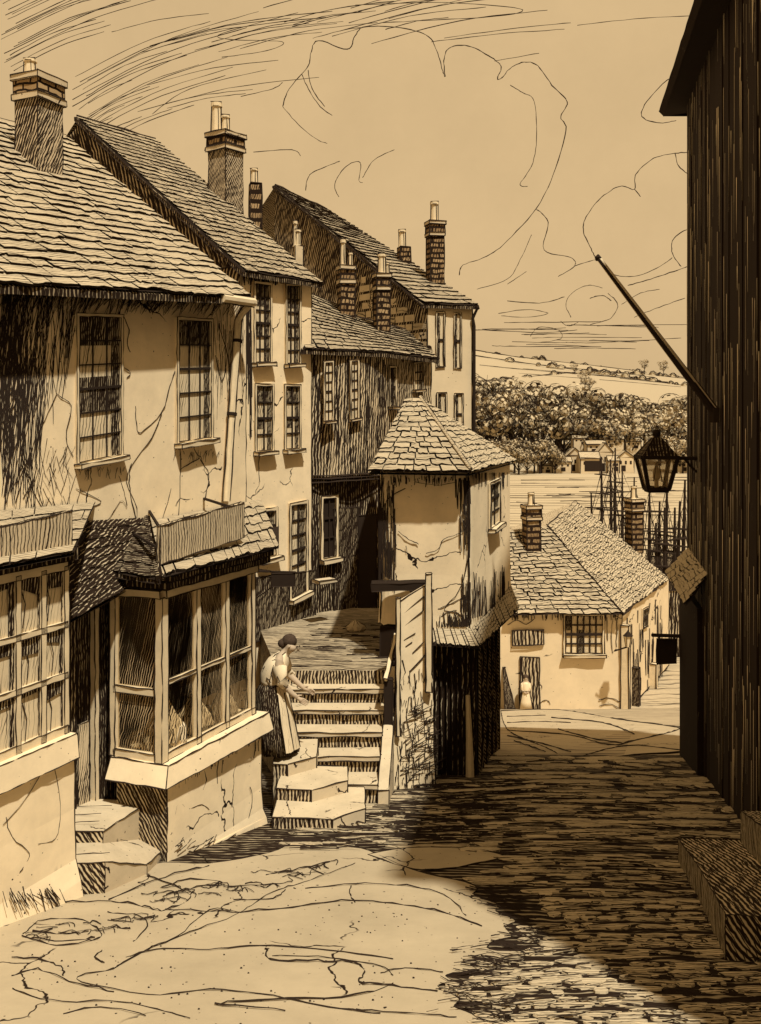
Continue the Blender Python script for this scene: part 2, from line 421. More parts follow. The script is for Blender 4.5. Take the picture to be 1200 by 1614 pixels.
def joints_and_shade():
    mb = MB()
    L = [[(60, 1440), (100, 1425), (190, 1424), (230, 1432), (262, 1436), (300, 1412), (232, 1382)],
         [(232, 1365), (300, 1345), (330, 1362)], [(165, 1400), (190, 1385), (235, 1362)], [(170, 1420), (260, 1385), (330, 1366)],
         [(262, 1436), (330, 1438), (380, 1440), (330, 1437), (280, 1478), (230, 1500), (178, 1530)],
         [(185, 1526), (240, 1495), (300, 1472), (370, 1444), (430, 1408), (470, 1395), (520, 1378), (560, 1362)],
         [(200, 1510), (260, 1497), (330, 1500), (410, 1493), (520, 1500), (620, 1514)], [(420, 1497), (428, 1515), (500, 1518), (560, 1520), (575, 1535), (568, 1552), (620, 1556), (690, 1565)],
         [(430, 1508), (520, 1512), (600, 1525), (620, 1540)], [(178, 1530), (120, 1545), (230, 1570), (330, 1563), (430, 1572), (520, 1590), (600, 1600)],
         [(20, 1540), (60, 1530), (110, 1550), (180, 1566)], [(20, 1560), (80, 1580), (190, 1582), (260, 1596), (300, 1608)],
         [(36, 1478), (90, 1492), (140, 1486), (160, 1474), (130, 1452), (70, 1452), (36, 1474)], [(50, 1470), (100, 1474), (140, 1470)], [(50, 1482), (100, 1485), (150, 1480)],
         [(170, 1440), (220, 1446), (232, 1462), (210, 1486)], [(170, 1452), (210, 1456)], [(172, 1463), (206, 1466)],
         [(480, 1402), (560, 1396), (640, 1398), (700, 1412), (735, 1445)], [(380, 1440), (460, 1432), (540, 1422), (620, 1426), (700, 1440), (760, 1462)],
         [(555, 1398), (552, 1412), (560, 1424)], [(255, 1400), (300, 1388), (350, 1392), (300, 1402), (262, 1412)], [(360, 1400), (420, 1396), (460, 1392), (455, 1384)],
         [(420, 1380), (470, 1372), (520, 1360)], [(370, 1420), (430, 1418), (450, 1404)], [(100, 1600), (160, 1590), (230, 1604)], [(620, 1552), (560, 1572), (430, 1580), (340, 1586), (450, 1596)],
         [(700, 1535), (640, 1528), (600, 1536)], [(560, 1594), (640, 1600), (720, 1606)], [(20, 1512), (70, 1516), (98, 1528), (100, 1540)], [(160, 1500), (150, 1512), (165, 1520)]]
    for q in L:
        pts = bend([G(*p, .012) for p in q], 5); mb.ink(pts, LW(pts[0].y) * U(.75, 1.25), 1.9)
    for q in [[(800, 1152), (900, 1160), (960, 1175), (1000, 1168), (1066, 1152), (1060, 1146), (985, 1136)], [(880, 1150), (930, 1164), (980, 1172)], [(870, 1132), (950, 1140), (1000, 1158)],
              [(800, 1140), (850, 1138), (900, 1140)], [(800, 1130), (860, 1128)], [(920, 1192), (990, 1176), (1080, 1184)], [(800, 1160), (850, 1172), (900, 1186)], [(810, 1168), (860, 1186)]]:
        pts = bend([G(*p, .014) for p in q], 5); mb.ink(pts, LW(pts[0].y) * .9, .6)
    # specks of grit
    for i in range(160):
        p = G(U(40, 780), U(1400, 1600), .006); r = U(.004, .009)
        mb.lathe(p, [(r, 0), (r * .7, r * .7)], 'ink', 5)
    # long ink strokes that draw the shade over the setts
    for i in range(950):
        y = 1195 + 415 * R() ** .8; x = U(430, 1190)
        if y < 1335:
            if x < 600 and y < 1250 + (600 - x) * .35: continue
            if x < 760 and y < 1235 - (x - 690) * .5: continue
        elif x < 745 + (y - 1400) * (.9 if y < 1460 else -.2) + S(40): continue
        if 590 < x < 780 and 1336 < y < 1374: continue
        L = U(14, 95) * (1 if y < 1450 else .6); sl = .10 * math.sin(x * .006 + 1.2) + S(.03) - (.10 if y > 1420 and x < 980 else 0)
        if x + L > 1085 + (y - 1190) * .8: continue
        mb.ink([G(x, y, .026), G(x + L * .5, y + L * sl * .35, .028), G(x + L, y + L * sl, .026)], LW(G(x, y).y) * U(.4, 1.05), 1.3)
    for i in range(430):   # shade drawn as dark strokes at the foot of the steps and walls
        x = U(425, 800); y = U(1236, 1342)
        if x < 600 and y < 1268 + (600 - x) * .28: continue
        if 590 < x < 780 and y > 1334: continue
        L = U(16, 70); sl = U(-.02, .07) - .05 * (x > 650)
        mb.ink([G(x, y, .028), G(x + L * .5, y + L * sl * .3, .030), G(x + L, y + L * sl, .028)], LW(G(x, y).y) * U(.5, 1.15), 1.3)
    for i in range(90):   # frayed right edge of the painted sunlit patch
        y = U(1396, 1610); x = 742 + 60 * math.exp(-((y - 1462) / 38) ** 2) - 40 * math.exp(-((y - 1556) / 26) ** 2) + S(18)
        mb.ink([G(x, y, .016), G(x + U(12, 34), y + U(1, 7), .018), G(x + U(40, 70), y + U(4, 16), .020)], LW(G(x, y).y) * U(.5, .9), 1.2)
    for i in range(60):   # small setts along the left gutter
        x = U(40, 560); y = 1440 - x * .16 + U(0, 26) + (30 if x < 220 else 0); mb.ink(bend([G(x, y, .014), G(x + U(6, 12), y + S(3), .014), G(x + U(14, 34), y - U(1, 6), .014), G(x + U(16, 36), y + U(0, 5), .014)], 3), LW(G(x, y).y) * U(.45, .8), 1.2)
    struct(mb.build('joints_and_shade'))
joints_and_shade()
def in_poly(x, y, poly):
    c = False; j = len(poly) - 1
    for i in range(len(poly)):
        xi, yi = poly[i]; xj, yj = poly[j]
        if (yi > y) != (yj > y) and x < (xj - xi) * (y - yi) / (yj - yi) + xi: c = not c
        j = i
    return c
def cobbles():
    """rows of long setts whose dense dark joints also draw the street shade"""
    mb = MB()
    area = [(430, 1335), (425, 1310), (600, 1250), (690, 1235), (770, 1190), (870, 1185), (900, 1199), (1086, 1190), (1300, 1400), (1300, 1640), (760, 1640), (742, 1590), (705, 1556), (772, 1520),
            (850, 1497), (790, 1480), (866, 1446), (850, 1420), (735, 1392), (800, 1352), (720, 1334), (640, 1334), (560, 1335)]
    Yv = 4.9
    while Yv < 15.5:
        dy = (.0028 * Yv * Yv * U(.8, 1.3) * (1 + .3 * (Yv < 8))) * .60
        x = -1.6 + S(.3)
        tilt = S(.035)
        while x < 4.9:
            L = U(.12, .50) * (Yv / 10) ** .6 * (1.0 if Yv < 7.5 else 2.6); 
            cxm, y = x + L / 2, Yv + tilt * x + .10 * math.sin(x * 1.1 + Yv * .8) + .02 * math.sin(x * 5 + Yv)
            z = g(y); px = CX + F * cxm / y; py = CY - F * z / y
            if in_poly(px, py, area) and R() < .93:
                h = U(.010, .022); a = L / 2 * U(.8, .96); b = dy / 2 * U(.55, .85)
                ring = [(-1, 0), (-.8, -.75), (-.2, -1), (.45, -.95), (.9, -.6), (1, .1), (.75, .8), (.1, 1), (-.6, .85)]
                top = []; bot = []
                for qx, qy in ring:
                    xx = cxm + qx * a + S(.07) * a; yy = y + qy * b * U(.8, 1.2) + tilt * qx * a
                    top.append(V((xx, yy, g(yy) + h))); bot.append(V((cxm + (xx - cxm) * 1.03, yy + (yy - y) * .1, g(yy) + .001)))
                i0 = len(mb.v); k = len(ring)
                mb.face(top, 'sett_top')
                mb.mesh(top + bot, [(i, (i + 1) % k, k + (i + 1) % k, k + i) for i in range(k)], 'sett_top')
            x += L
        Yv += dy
    o = mb.build('cobblestones'); tag(o, 'long rounded cobbles set in dense rows that also draw the street shade', 'cobbles', kind='stuff')
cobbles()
# ================================================================== WINDOWS
def window(parent, ln, px0, px1, yt, yb, cols, rows, pane='pane_dark', bars='ink', sill=True, fr=None, bw_=None, o=0.0, frame_mat='wood_pale', head=False, lab=None, meet=True, dark=()):
    """sash window on a facade plane. yt, yb = (left, right) rows of the opening"""
    c = [ln.pt(px0, yb[0], o), ln.pt(px1, yb[1], o), ln.pt(px1, yt[1], o), ln.pt(px0, yt[0], o)]
    n = ln.n; Y = c[0].y; fr = fr or .0036 * Y; d = max(fr * .9, .02)
    mb = MB()
    def out(p, q): return p + n * q
    wv = (c[1] - c[0]).normalized() * fr; zv = V((0, 0, fr))
    oc = [c[0] - wv - zv * .4, c[1] + wv - zv * .4, c[2] + wv + zv, c[3] - wv + zv]
    for i in range(4):
        j = (i + 1) % 4
        q = [c[i], c[j], oc[j], oc[i]]
        mb.hexa([out(p, .002) for p in q], [out(p, d) for p in q], frame_mat, False)
        mb.ink([out(oc[i], d), out(oc[j], d)], LW(Y) * .7); mb.ink([out(c[i], d), out(c[j], d)], LW(Y) * .9)
    bw_ = bw_ or .0014 * Y
    for i in range(1, cols):
        a = out(bil(c, i / cols, 0), d * .5); b = out(bil(c, i / cols, 1), d * .5)
        mb.bar(a, b, bw_, bw_ * .8, bars, n, bars != 'ink')
    for j in range(1, rows):
        a = out(bil(c, 0, j / rows), d * .5); b = out(bil(c, 1, j / rows), d * .5); f_ = 1.8 if meet and j * 2 in (rows, rows + 1) else 1
        mb.bar(a, b, bw_ * f_, bw_ * .9, bars, n, bars != 'ink')
    w_ = mb.build('window', parent)
    if lab: w_['label'] = lab
    pb = MB(); pb.face([out(p, .004) for p in c], pane)
    for k_, (u0, u1, v0, v1) in enumerate(dark): pb.face([out(bil(c, u, v), .007 + .001 * k_) for u, v in ((u0, v0), (u1, v0), (u1, v1), (u0, v1))], 'pane_ink')
    pb.build('pane', w_)
    if sill:
        sb = MB(); a = c[0] - wv * 1.2; b = c[1] + wv * 1.6; dz = V((0, 0, fr * 1.3)); q = [a - zv * .41, b - zv * .41]
        bb = [out(q[0], .001), out(q[1], .001), out(q[1], d * 3.2), out(q[0], d * 3.2)]
        sb.hexa([p - dz for p in bb], bb, frame_mat, True); sb.build('sill', w_)
    return w_, c
def on_roof(px, py, a, b, c):
    a, b, c = V(a), V(b), V(c); n = (b - a).cross(c - a); d = V(((px - CX) / F, 1, -(py - CY) / F)); return n.dot(a) / n.dot(d)
def chimney(parent, px, ptop, pbot, Y, wpx, mat, pots, ax=(1, .35), deep=1.0, crown=True, low=None):
    w_ = wpx / F * Y; ct = P(px, ptop, Y); cb = P(px, pbot, Y); mb = MB(); z0 = cb.z - .25; H = ct.z - z0
    sx, sy = w_ * .66, w_ * .66 * deep
    mb.box((ct.x, Y, z0), sx, sy, H * .78 if crown else H, low or mat, ax)
    if crown:
        ch = H * .22 * .25
        mb.box((ct.x, Y, z0 + H * .78), sx * 1.16, sy * 1.16, H * .05, 'stone', ax)
        mb.box((ct.x, Y, z0 + H * .83), sx * 1.08, sy * 1.08, H * .12, mat, ax)
        mb.box((ct.x, Y, z0 + H * .95), sx * 1.2, sy * 1.2, H * .05, 'stone', ax)
    c = mb.build('chimney', parent)
    for ppx, pt, pw in pots:
        a = P(ppx, ptop, Y); t = P(ppx, pt, Y); r = pw / F * Y / 2; h = t.z - a.z; pm = MB()
        pm.lathe((a.x, Y, a.z - .01), [(r * 1.1, 0), (r * .95, h * .1), (r * .85, h * .85), (r * 1.08, h * .88), (r * 1.05, h), (r * .7, h), (r * .65, h * .9)], 'wood_pale', 10)
        for s_ in (-1, 1): pm.ink([(a.x + s_ * r * .92, Y - r * .3, a.z), (a.x + s_ * r * .88, Y - r * .3, a.z + h)])
        pm.ink([(a.x - r, Y - r * .6, a.z + h), (a.x + r, Y - r * .6, a.z + h)]); pm.ink([(a.x - r * .5, Y - r, a.z + h * .86), (a.x + r * .5, Y - r, a.z + h * .86)], LW(Y) * .7)
        pm.ink([(a.x + r * .5, Y - r * .9, a.z + h * .1), (a.x + r * .42, Y - r * .9, a.z + h * .8)], LW(Y) * .7)
        pm.build('chimney_pot', c)
    return c
def roof(parent, E0, E1, R1, R0, rows, wd, top='slate', **kw):
    """street slope in slates, plain rear slope"""
    E0, E1, R0, R1 = map(V, (E0, E1, R0, R1)); mb = MB()
    mb.slates([E0, E1, R1, R0], rows, wd, top=top, **kw)
    zd = V((0, 0, 1)); B0 = R0 * 2 - E0; B1 = R1 * 2 - E1; B0.z = E0.z; B1.z = E1.z
    t = V((0, 0, .09)); 
    mb.face([R0 - t * .4, R1 - t * .4, B1, B0], top)
    mb.face([E0 - t, R0 - t, R1 - t, E1 - t], 'slate_edge'); 
    for a, b in ((E0, R0), (E1, R1)): mb.hexa([a - t, b - t, b - t * .3, a - t * .3], [q + (a - b).cross(zd).normalized() * (.05 if a is E0 else .05) for q in (a - t, b - t, b - t * .3, a - t * .3)], 'slate_edge', True)
    mb.hexa([E0 - t, E1 - t, E1 - t * .3, E0 - t * .3], [q + (R0 - E0).normalized() * .04 for q in (E0 - t, E1 - t, E1 - t * .3, E0 - t * .3)], 'slate_edge', False)
    mb.ink([E0, E1]); mb.ink([R0 + zd * .02, R1 + zd * .02], LW(R0.y) * 1.4)
    return mb.build('roof', parent)

# ================================================================== HOUSE A : the shop house at the left
LA = Line((-2.67, 9.0), (.471, 1.0))
A0 = LA.atY(4.6); A1 = LA.xz(388, 0)
hA = thing('shop_house', (A0.x, A0.y, g(6)), 'nearest white rendered house with two sash windows over two bay shopfronts', 'house')
ez = lambda Y: 1.24 + (Y - 10.83) * .079
E0 = LA.atY(4.2, ez(4.2), .30); E1 = LA.xz(397, ez(10.83), .30)
E1.z = -(468 - CY) / F * E1.y
Rr = V((-3.96, 12.0, 3.4)); R0 = Rr + (E0 - E1); 
inw = -LA.n
mb = MB()
wt0, wt1 = ez(4.6) + .16, ez(11.2) + .10
bk = inw * 5.4
b = [V((A0.x, A0.y, g(4.6) - .2)), V((A1.x, A1.y, g(11) - .6)), V((A1.x, A1.y, 0)) + bk, V((A0.x, A0.y, 0)) + bk]
b[2].z = b[1].z; b[3].z = b[0].z
t = [V((p.x, p.y, wt0 if i in (0, 3) else wt1)) for i, p in enumerate(b)]
mb.hexa(b, t, 'plaster')
for k, i in ((0, 0), (1, 1)):   # gable triangles
    a = t[i]; c_ = t[3 - i]; r = (R0 if i == 0 else Rr) - V((0, 0, .12)); mb.face([a, c_, r], 'plaster')
# cracks in the render
def wall_ink(mb, ln, L, o=.006, k=4, wd=1.0):
    for q in L:
        pts = bend([ln.pt(p[0], p[1], o) for p in q], k); mb.ink(pts, LW(pts[0].y) * wd * U(.42, .75), 1.4)
wall_ink(mb, LA, [[(278, 580), (268, 610), (255, 650), (222, 682), (216, 668), (214, 640)], [(255, 650), (240, 690), (210, 730), (204, 752), (208, 790), (222, 840), (240, 850)],
    [(208, 730), (200, 760), (216, 800), (214, 826)], [(277, 630), (284, 640), (278, 660), (285, 720), (283, 800), (280, 820)], [(285, 740), (300, 730), (315, 722)], [(120, 770), (160, 790), (138, 800), (122, 796), (128, 770)],
    [(188, 750), (196, 775), (200, 800), (190, 790), (160, 838)], [(120, 800), (140, 820), (130, 842)], [(316, 724), (330, 750), (322, 790)], [(195, 500), (204, 520), (200, 540), (206, 555)],
    [(230, 825), (250, 830), (262, 800), (270, 770)], [(196, 580), (206, 588), (200, 596)], [(80, 570), (90, 620), (112, 640), (104, 690), (116, 720)], [(90, 620), (60, 690), (50, 760), (72, 810)], [(345, 510), (358, 560), (350, 600), (340, 560)]])
# shade drawn on the render as thin strokes, under eave and at near end
def shade_hatch(px, y0, L, sl, w_=1.0):
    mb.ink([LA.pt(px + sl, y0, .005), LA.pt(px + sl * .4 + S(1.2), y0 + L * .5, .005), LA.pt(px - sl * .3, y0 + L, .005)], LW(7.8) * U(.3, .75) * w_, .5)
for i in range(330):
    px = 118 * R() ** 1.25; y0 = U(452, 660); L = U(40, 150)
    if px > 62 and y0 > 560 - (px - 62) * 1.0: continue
    shade_hatch(px, y0, min(L, 840 - px * .5 - y0), U(-6, 16), 1.15 if px < 50 else .9)
for i in range(60): shade_hatch(U(40, 112), U(700, 790), U(20, 50), U(-12, 12), .7)
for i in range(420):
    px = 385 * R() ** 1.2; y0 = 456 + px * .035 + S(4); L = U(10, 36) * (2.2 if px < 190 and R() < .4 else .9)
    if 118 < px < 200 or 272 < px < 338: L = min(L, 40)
    shade_hatch(px, y0, L, U(2, 16), .9)
for i in range(120): shade_hatch(8 + 60 * R() ** 1.5, U(455, 760), U(30, 90), U(-4, 14), 1.2)
for i in range(70): shade_hatch(U(338, 384), U(480, 600), U(20, 70), U(-2, 3), .7)
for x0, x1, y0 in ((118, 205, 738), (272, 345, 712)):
    for i in range(26): shade_hatch(U(x0, x1), y0 - (y0 - 700) * .0 + S(3), U(4, 18), U(-2, 3), .8)
mb.build('wall', hA)
roof(hA, E0, E1, Rr, R0, 26, .32, th=.028, jit=.3)
window(hA, LA, 122, 188, (499, 501), (729, 716), 3, 6, 'pane_pale', 'ink', lab='sash window with dark middle panes', dark=((.0, 1, .80, 1), (.78, 1, 0, .8), (0, .78, .34, .58)))
window(hA, LA, 279, 330, (505, 508), (697, 689), 3, 5, 'pane_pale', 'ink', dark=((0, 1, .80, 1), (.80, 1, 0, .8)))
chimney(hA, 62, 124, 268, on_roof(66, 262, E0, E1, Rr), 80, 'brick_near', [(48, 93, 20)], (.471, 1), .9, low='sooty_near')
mb = MB()   # gutter and downpipe
mb.tube([E1 + V((-.25, -.52, -.07)), E1 + V((.02, .03, -.06))], .05, 'wood_pale', 8); mb.ink([E1 + V((-.25, -.53, -.12)), E1 + V((.03, .02, -.12))])
pp = [LA.pt(396, 478, .30), LA.pt(386, 488, .22), LA.pt(376, 504, .09), LA.pt(374, 530, .07), LA.pt(366, 650, .07), LA.pt(357, 790, .07)]
mb.tube(bend(pp, 5), .042, 'wood_pale', 8)
mb.ink([q + V((.045, -.02, 0)) for q in pp]); mb.ink([q + V((-.035, -.03, 0)) for q in pp])
for px, py in ((375, 535), (366, 650)): mb.tube([LA.pt(px, py, .07), LA.pt(px - .4, py + 5, .07)], .06, 'ink', 8)
mb.build('downpipe', hA)
# ---- bay shopfront
OB = .796
def bayp(px, py, o=OB): return LA.pt(px, py, o)
zt, zb = -1.73, -3.215
c255 = LA.xz(255, 0, OB); c400 = LA.xz(400, 0, OB); cL = P(181, 640, 8.78)
def zz(p, z): return V((p.x, p.y, z))
bay = MB()
def post(p, z0, z1, w_=.06, mat='wood_pale', mb=None): (mb or bay).box((p.x, p.y, z0), w_, w_, z1 - z0, mat, (.471, 1))
posts = [lerp(c255, c400, q) for q in (0, .345, .66, .97)]
for i, p in enumerate(posts): post(p, zb, zt, .062 if i else .085)
post(cL, zb, zt, .06); pm_ = cL
bay.bar(zz(c255, zt + .03), zz(c400, zt + .03), .07, .12, 'wood_pale', LA.n); bay.bar(zz(cL, zt + .03), zz(c255, zt + .03), .07, .12, 'wood_pale', (0, -1, 0))
bay.bar(zz(c255, zb + .03), zz(c400, zb + .03), .07, .06, 'wood_pale', LA.n); bay.bar(zz(cL, zb + .03), zz(c255, zb + .03), .07, .06, 'wood_pale', (0, -1, 0))
for i in range(3):
    zr = zb + (zt - zb) * .47; bay.bar(zz(posts[i], zr), zz(posts[i + 1], zr), .035, .04, 'wood_pale', LA.n)
bay.bar(zz(cL, zb + .62), zz(c255, zb + .62), .06, .06, 'wood_pale', (0, -1, 0))
# cornice with dentils
cor = [zz(cL, 0) + V((-.1, -.06, 0)), zz(c255, 0) + V((.05, -.1, 0)), zz(c400, 0) + LA.n * .1 + LA.t3 * .1]
for a, b in zip(cor[:-1], cor[1:]):
    for q, dz, h in ((0, .12, .06), (.04, .19, .05)):
        bay.bar(zz(a, zt + dz) + LA.n * q, zz(b, zt + dz) + LA.n * q, h, .08, 'slate_edge', LA.n)
bw0 = bay.build('bay_window', hA)
gb = MB(); ins = -LA.n * .01
gb.face([zz(c255, zb) + ins, zz(c400, zb) + ins, zz(c400, zt) + ins, zz(c255, zt) + ins], 'shop_glass'); gb.build('pane', bw0)
gb = MB(); gb.face([zz(cL, zb) + V((0, .01, 0)), zz(c255, zb) + V((0, .01, 0)), zz(c255, zt) + V((0, .01, 0)), zz(cL, zt) + V((0, .01, 0))], 'shop_glass'); gb.build('pane', bw0)
# inside: dark lining
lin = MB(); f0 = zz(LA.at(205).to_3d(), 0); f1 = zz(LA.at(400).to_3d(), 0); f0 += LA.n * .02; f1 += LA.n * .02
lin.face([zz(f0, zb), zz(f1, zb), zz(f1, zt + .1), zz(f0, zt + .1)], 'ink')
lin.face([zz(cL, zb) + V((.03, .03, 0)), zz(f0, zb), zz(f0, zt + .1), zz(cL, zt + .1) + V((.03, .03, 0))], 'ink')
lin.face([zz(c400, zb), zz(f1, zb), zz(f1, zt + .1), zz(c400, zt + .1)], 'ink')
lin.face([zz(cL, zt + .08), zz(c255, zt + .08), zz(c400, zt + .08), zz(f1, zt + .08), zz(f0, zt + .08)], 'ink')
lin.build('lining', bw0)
# sill slab and plinth
sl = MB(); cen = V((-1.9, 9.6, 0))
ring = [zz(cL, 0) + V((-.06, -.10, 0)), zz(c255, 0) + V((.08, -.16, 0)), zz(c400, 0) + LA.n * .16 + LA.t3 * .14, zz(c400, 0) - LA.n * .7, zz(cL, 0) + V((.2, .5, 0))]
sl.hexa([zz(p, zb - .19 + S(.015)) for p in ring], [zz(p + (cen - p) * .06 * (i < 3), zb - .002) for i, p in enumerate(ring)], 'plaster')
sl.build('sill', bw0)
pb = MB(); pr = [zz(cL, 0) + V((.02, .0, 0)), zz(c255, 0) + V((.06, -.04, 0)), zz(c400, 0) + LA.n * .05 + LA.t3 * .07, zz(c400, 0) - LA.n * .7, zz(cL, 0) + V((.2, .5, 0))]
lev = [(-.19, 0), (-.4, .0), (-.8, .0), (-1.02, .02), (-1.12, .06), (-1.22, .10)]
prev = None
for dz, fl in lev:
    cur = []
    for i, p in enumerate(pr):
        q = p + (p - cen).normalized() * (fl if i in (1, 2) else 0); z = zb + dz
        if dz < -1.0: z = max(z, g(q.y) - .05) if dz > -1.15 else g(q.y) - .12
        cur.append(zz(q, z))
    if prev:
        for i in range(5):
            j = (i + 1) % 5; pb.face([cur[i], cur[j], prev[j], prev[i]], 'plinth_dark' if i == 0 else 'plaster')
        pb.ink([prev[1], cur[1]], LW(8.6) * 1.2); pb.ink([prev[2], cur[2]])
    prev = cur
for px, py, L in ((322, 1215, 30), (345, 1195, 40), (352, 1198, 20), (402, 1165, 30), (410, 1160, 24)): pb.ink([bayp(px, py, OB + .062), bayp(px + S(4), py + L * .5, OB + .062), bayp(px - 2, py + L, OB + .062)], LW(9) * .8)
for i in range(26):
    px = U(275, 400); py = 1345 - (px - 270) * .08 + S(8); pb.ink([bayp(px, py - 8, OB + .1), bayp(px + U(5, 18), py - U(10, 22), OB + .10)], LW(9) * .8)
for q in ([(285, 1265), (298, 1275), (318, 1268), (330, 1276)], [(286, 1318), (292, 1330), (288, 1340)], [(395, 1240), (398, 1262), (392, 1290)], [(330, 1330), (345, 1322), (352, 1330)], [(276, 1240), (280, 1262), (274, 1290)]):
    pb.ink(bend([bayp(x, y, OB + .066) for x, y in q], 3), LW(9) * .6, 1.4)
for i in range(45):
    px = U(272, 415); z_ = zb - .2; p = LA.xz(px, z_, OB + .066); pb.ink([p, zz(p, z_ - U(.02, .09))], LW(9) * U(.5, .9))
pb.build('plinth', bw0)
# bay roof
br = MB()
e0 = LA.xz(252, zt + .24, OB + .22); e1 = LA.xz(452, zt + .24, 1.02); t0 = LA.xz(232, -1.17, .02); t1 = LA.xz(412, -1.13, .02)
e1 = LA.xz(440, zt + .24, OB + .22)
br.slates([e0, e1, t1, t0], 6, .18, th=.026, top='slate', jit=.25)
eL = P(164, 640, 8.72); eL = zz(eL, zt + .22)
br.slates([eL, e0, t0 + V((0, 0, .05)), t0 + V((-.08, .05, .05))], 6, .22, th=.016, top='slate_dark')
br.tube([e0, t0 + V((0, 0, .04))], .035, 'slate_dark', 6); br.ink([e0 + V((.03, -.03, .02)), t0 + V((.03, -.03, .06))])
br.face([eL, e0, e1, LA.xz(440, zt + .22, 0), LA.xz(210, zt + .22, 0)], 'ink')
br.hexa([eL - V((0, 0, .05)), e0 - V((0, 0, .05)), e0 - V((0, -.03, .05)), eL - V((0, -.03, .05))], [q + V((0, 0, .04)) for q in (eL - V((0, 0, .05)), e0 - V((0, 0, .05)), e0 - V((0, -.03, .05)), eL - V((0, -.03, .05)))], 'slate_edge')
br.build('bay_roof', hA)
# ---- near shopfront (left edge)
s0 = LA.atY(4.7, 0, OB); s1 = LA.xz(104, 0, OB)
z0s, z1s = -2.58, -1.26
sh = MB()
nps = [LA.xz(q, 0, OB) for q in (102, 66, 26, -24, -90, -170)]
for p in nps: post(p, z0s, z1s, .05, 'wood_pale', sh)
for zq in (z0s + .03, z0s + .46, z0s + .86, z1s): sh.bar(zz(s0, zq), zz(s1, zq), .045 if zq not in (z0s + .03, z1s) else .07, .05, 'wood_pale', LA.n)
sh.bar(zz(s0, z1s + .1), zz(s1 + LA.t3 * .06, z1s + .1), .11, .14, 'slate_edge', LA.n)
sw = sh.build('shop_window', hA)
gb = MB(); gb.face([zz(s0, z0s) + ins, zz(s1, z0s) + ins, zz(s1, z1s) + ins, zz(s0, z1s) + ins], 'pane_pale')
for a_, b2 in zip(nps[1:], nps[:-1]):
    for z0_, z1_ in ((z0s, z0s + .46), (z0s + .46, z0s + .86), (z0s + .86, z1s)):
        q0_, q1_ = zz(a_, z1_ - U(.05, .16)), zz(b2, z1_ - U(.05, .2)); o_ = LA.n * .004
        gb.face([q0_ + o_, q1_ + o_, zz(b2, z1_) + o_, zz(a_, z1_) + o_], 'pane_ink')
        t0_ = lerp(a_, b2, U(.70, .85)); o_ = LA.n * .006; gb.face([zz(t0_, z0_) + o_, zz(b2, z0_) + o_, zz(b2, z1_) + o_, zz(t0_, z1_) + o_], 'pane_ink')
        c_ = lerp(a_, b2, U(.1, .4)); gb.ink([zz(c_, z1_ - .1) + LA.n * .008, zz(lerp(c_, b2, .2), lerp(z0_, z1_, .5)) + LA.n * .008, zz(lerp(c_, b2, .1), z0_ + .06) + LA.n * .008], LW(7), 1.5)
gb.build('pane', sw)
sb = MB(); a, b_ = s0 + LA.n * .06, s1 + LA.n * .06 + LA.t3 * .03
wallb = [a, b_, b_ - LA.n * .85, a - LA.n * .85]
sb.hexa([zz(p, z0s - .19) for p in [q + LA.n * .05 * (i < 2) for i, q in enumerate(wallb)]], [zz(p, z0s) for p in [q + LA.n * .03 * (i < 2) for i, q in enumerate(wallb)]], 'plaster'); sb.build('sill', sw)
pb = MB(); lv = [(z0s - .19, 0), (z0s - .6, 0), (z0s - 1.0, .01), (-3.75, .05), (-4.2, .12)]; prev = None
for z, fl in lv:
    cur = [zz(q + LA.n * fl * (i < 2) + LA.t3 * fl * .4 * (i in (1, 2)), z) for i, q in enumerate(wallb)]
    if prev:
        for i in range(4): pb.face([cur[i], cur[(i + 1) % 4], prev[(i + 1) % 4], prev[i]], 'plaster')
        pb.ink([prev[1], cur[1]], LW(7.5) * 1.2)
    prev = cur
wall_ink(pb, LA, [[(10, 1290), (20, 1320), (46, 1345), (38, 1365), (28, 1380)], [(12, 1240), (60, 1215), (75, 1200), (40, 1260), (5, 1300)], [(60, 1330), (88, 1322), (96, 1280), (92, 1240), (84, 1200)]], OB + .066)
for i in range(30):
    px = U(2, 95); pb.ink([bayp(px, 1405 + S(8), OB + .1), bayp(px + U(6, 20), 1428 + S(10), OB + .14)], LW(7.3) * .8)
pb.build('plinth', sw)
pr_ = MB()   # end wall of the near shopfront
q0 = zz(s1, z0s) - LA.n * .03; q1 = zz(s1, z0s) - LA.n * .82
pr_.hexa([q0, q1, q1 - LA.t3 * .05, q0 - LA.t3 * .05], [zz(p, z1s) for p in (q0, q1, q1 - LA.t3 * .05, q0 - LA.t3 * .05)], 'dark_board_near'); pr_.build('end_panel', sw)
nr = MB()
e0 = LA.atY(4.5, -1.13, OB + .16); e1 = LA.xz(116, -1.13, OB + .16); t0 = LA.atY(4.5, -.78, .02); t1 = LA.xz(150, -.90, .02)
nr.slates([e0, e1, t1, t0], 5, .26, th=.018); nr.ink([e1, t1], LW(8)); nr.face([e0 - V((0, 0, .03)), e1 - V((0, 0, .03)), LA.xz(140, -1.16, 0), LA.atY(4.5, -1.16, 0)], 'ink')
nr.build('shop_roof', hA)
lr = MB()  # dark pentice between the two shopfronts, over the door
e0 = LA.xz(96, -1.78, .62); e1 = LA.xz(196, -1.66, .50); t0 = LA.xz(112, -1.05, .02); t1 = LA.xz(226, -1.12, .02)
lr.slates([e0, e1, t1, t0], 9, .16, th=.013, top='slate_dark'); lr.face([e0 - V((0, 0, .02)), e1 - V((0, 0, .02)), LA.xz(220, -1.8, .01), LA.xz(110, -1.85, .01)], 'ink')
lr.build('door_roof', hA)
dr = MB()  # recessed shop door
d0, d1 = LA.xz(100, 0, .05), LA.xz(196, 0, .05)
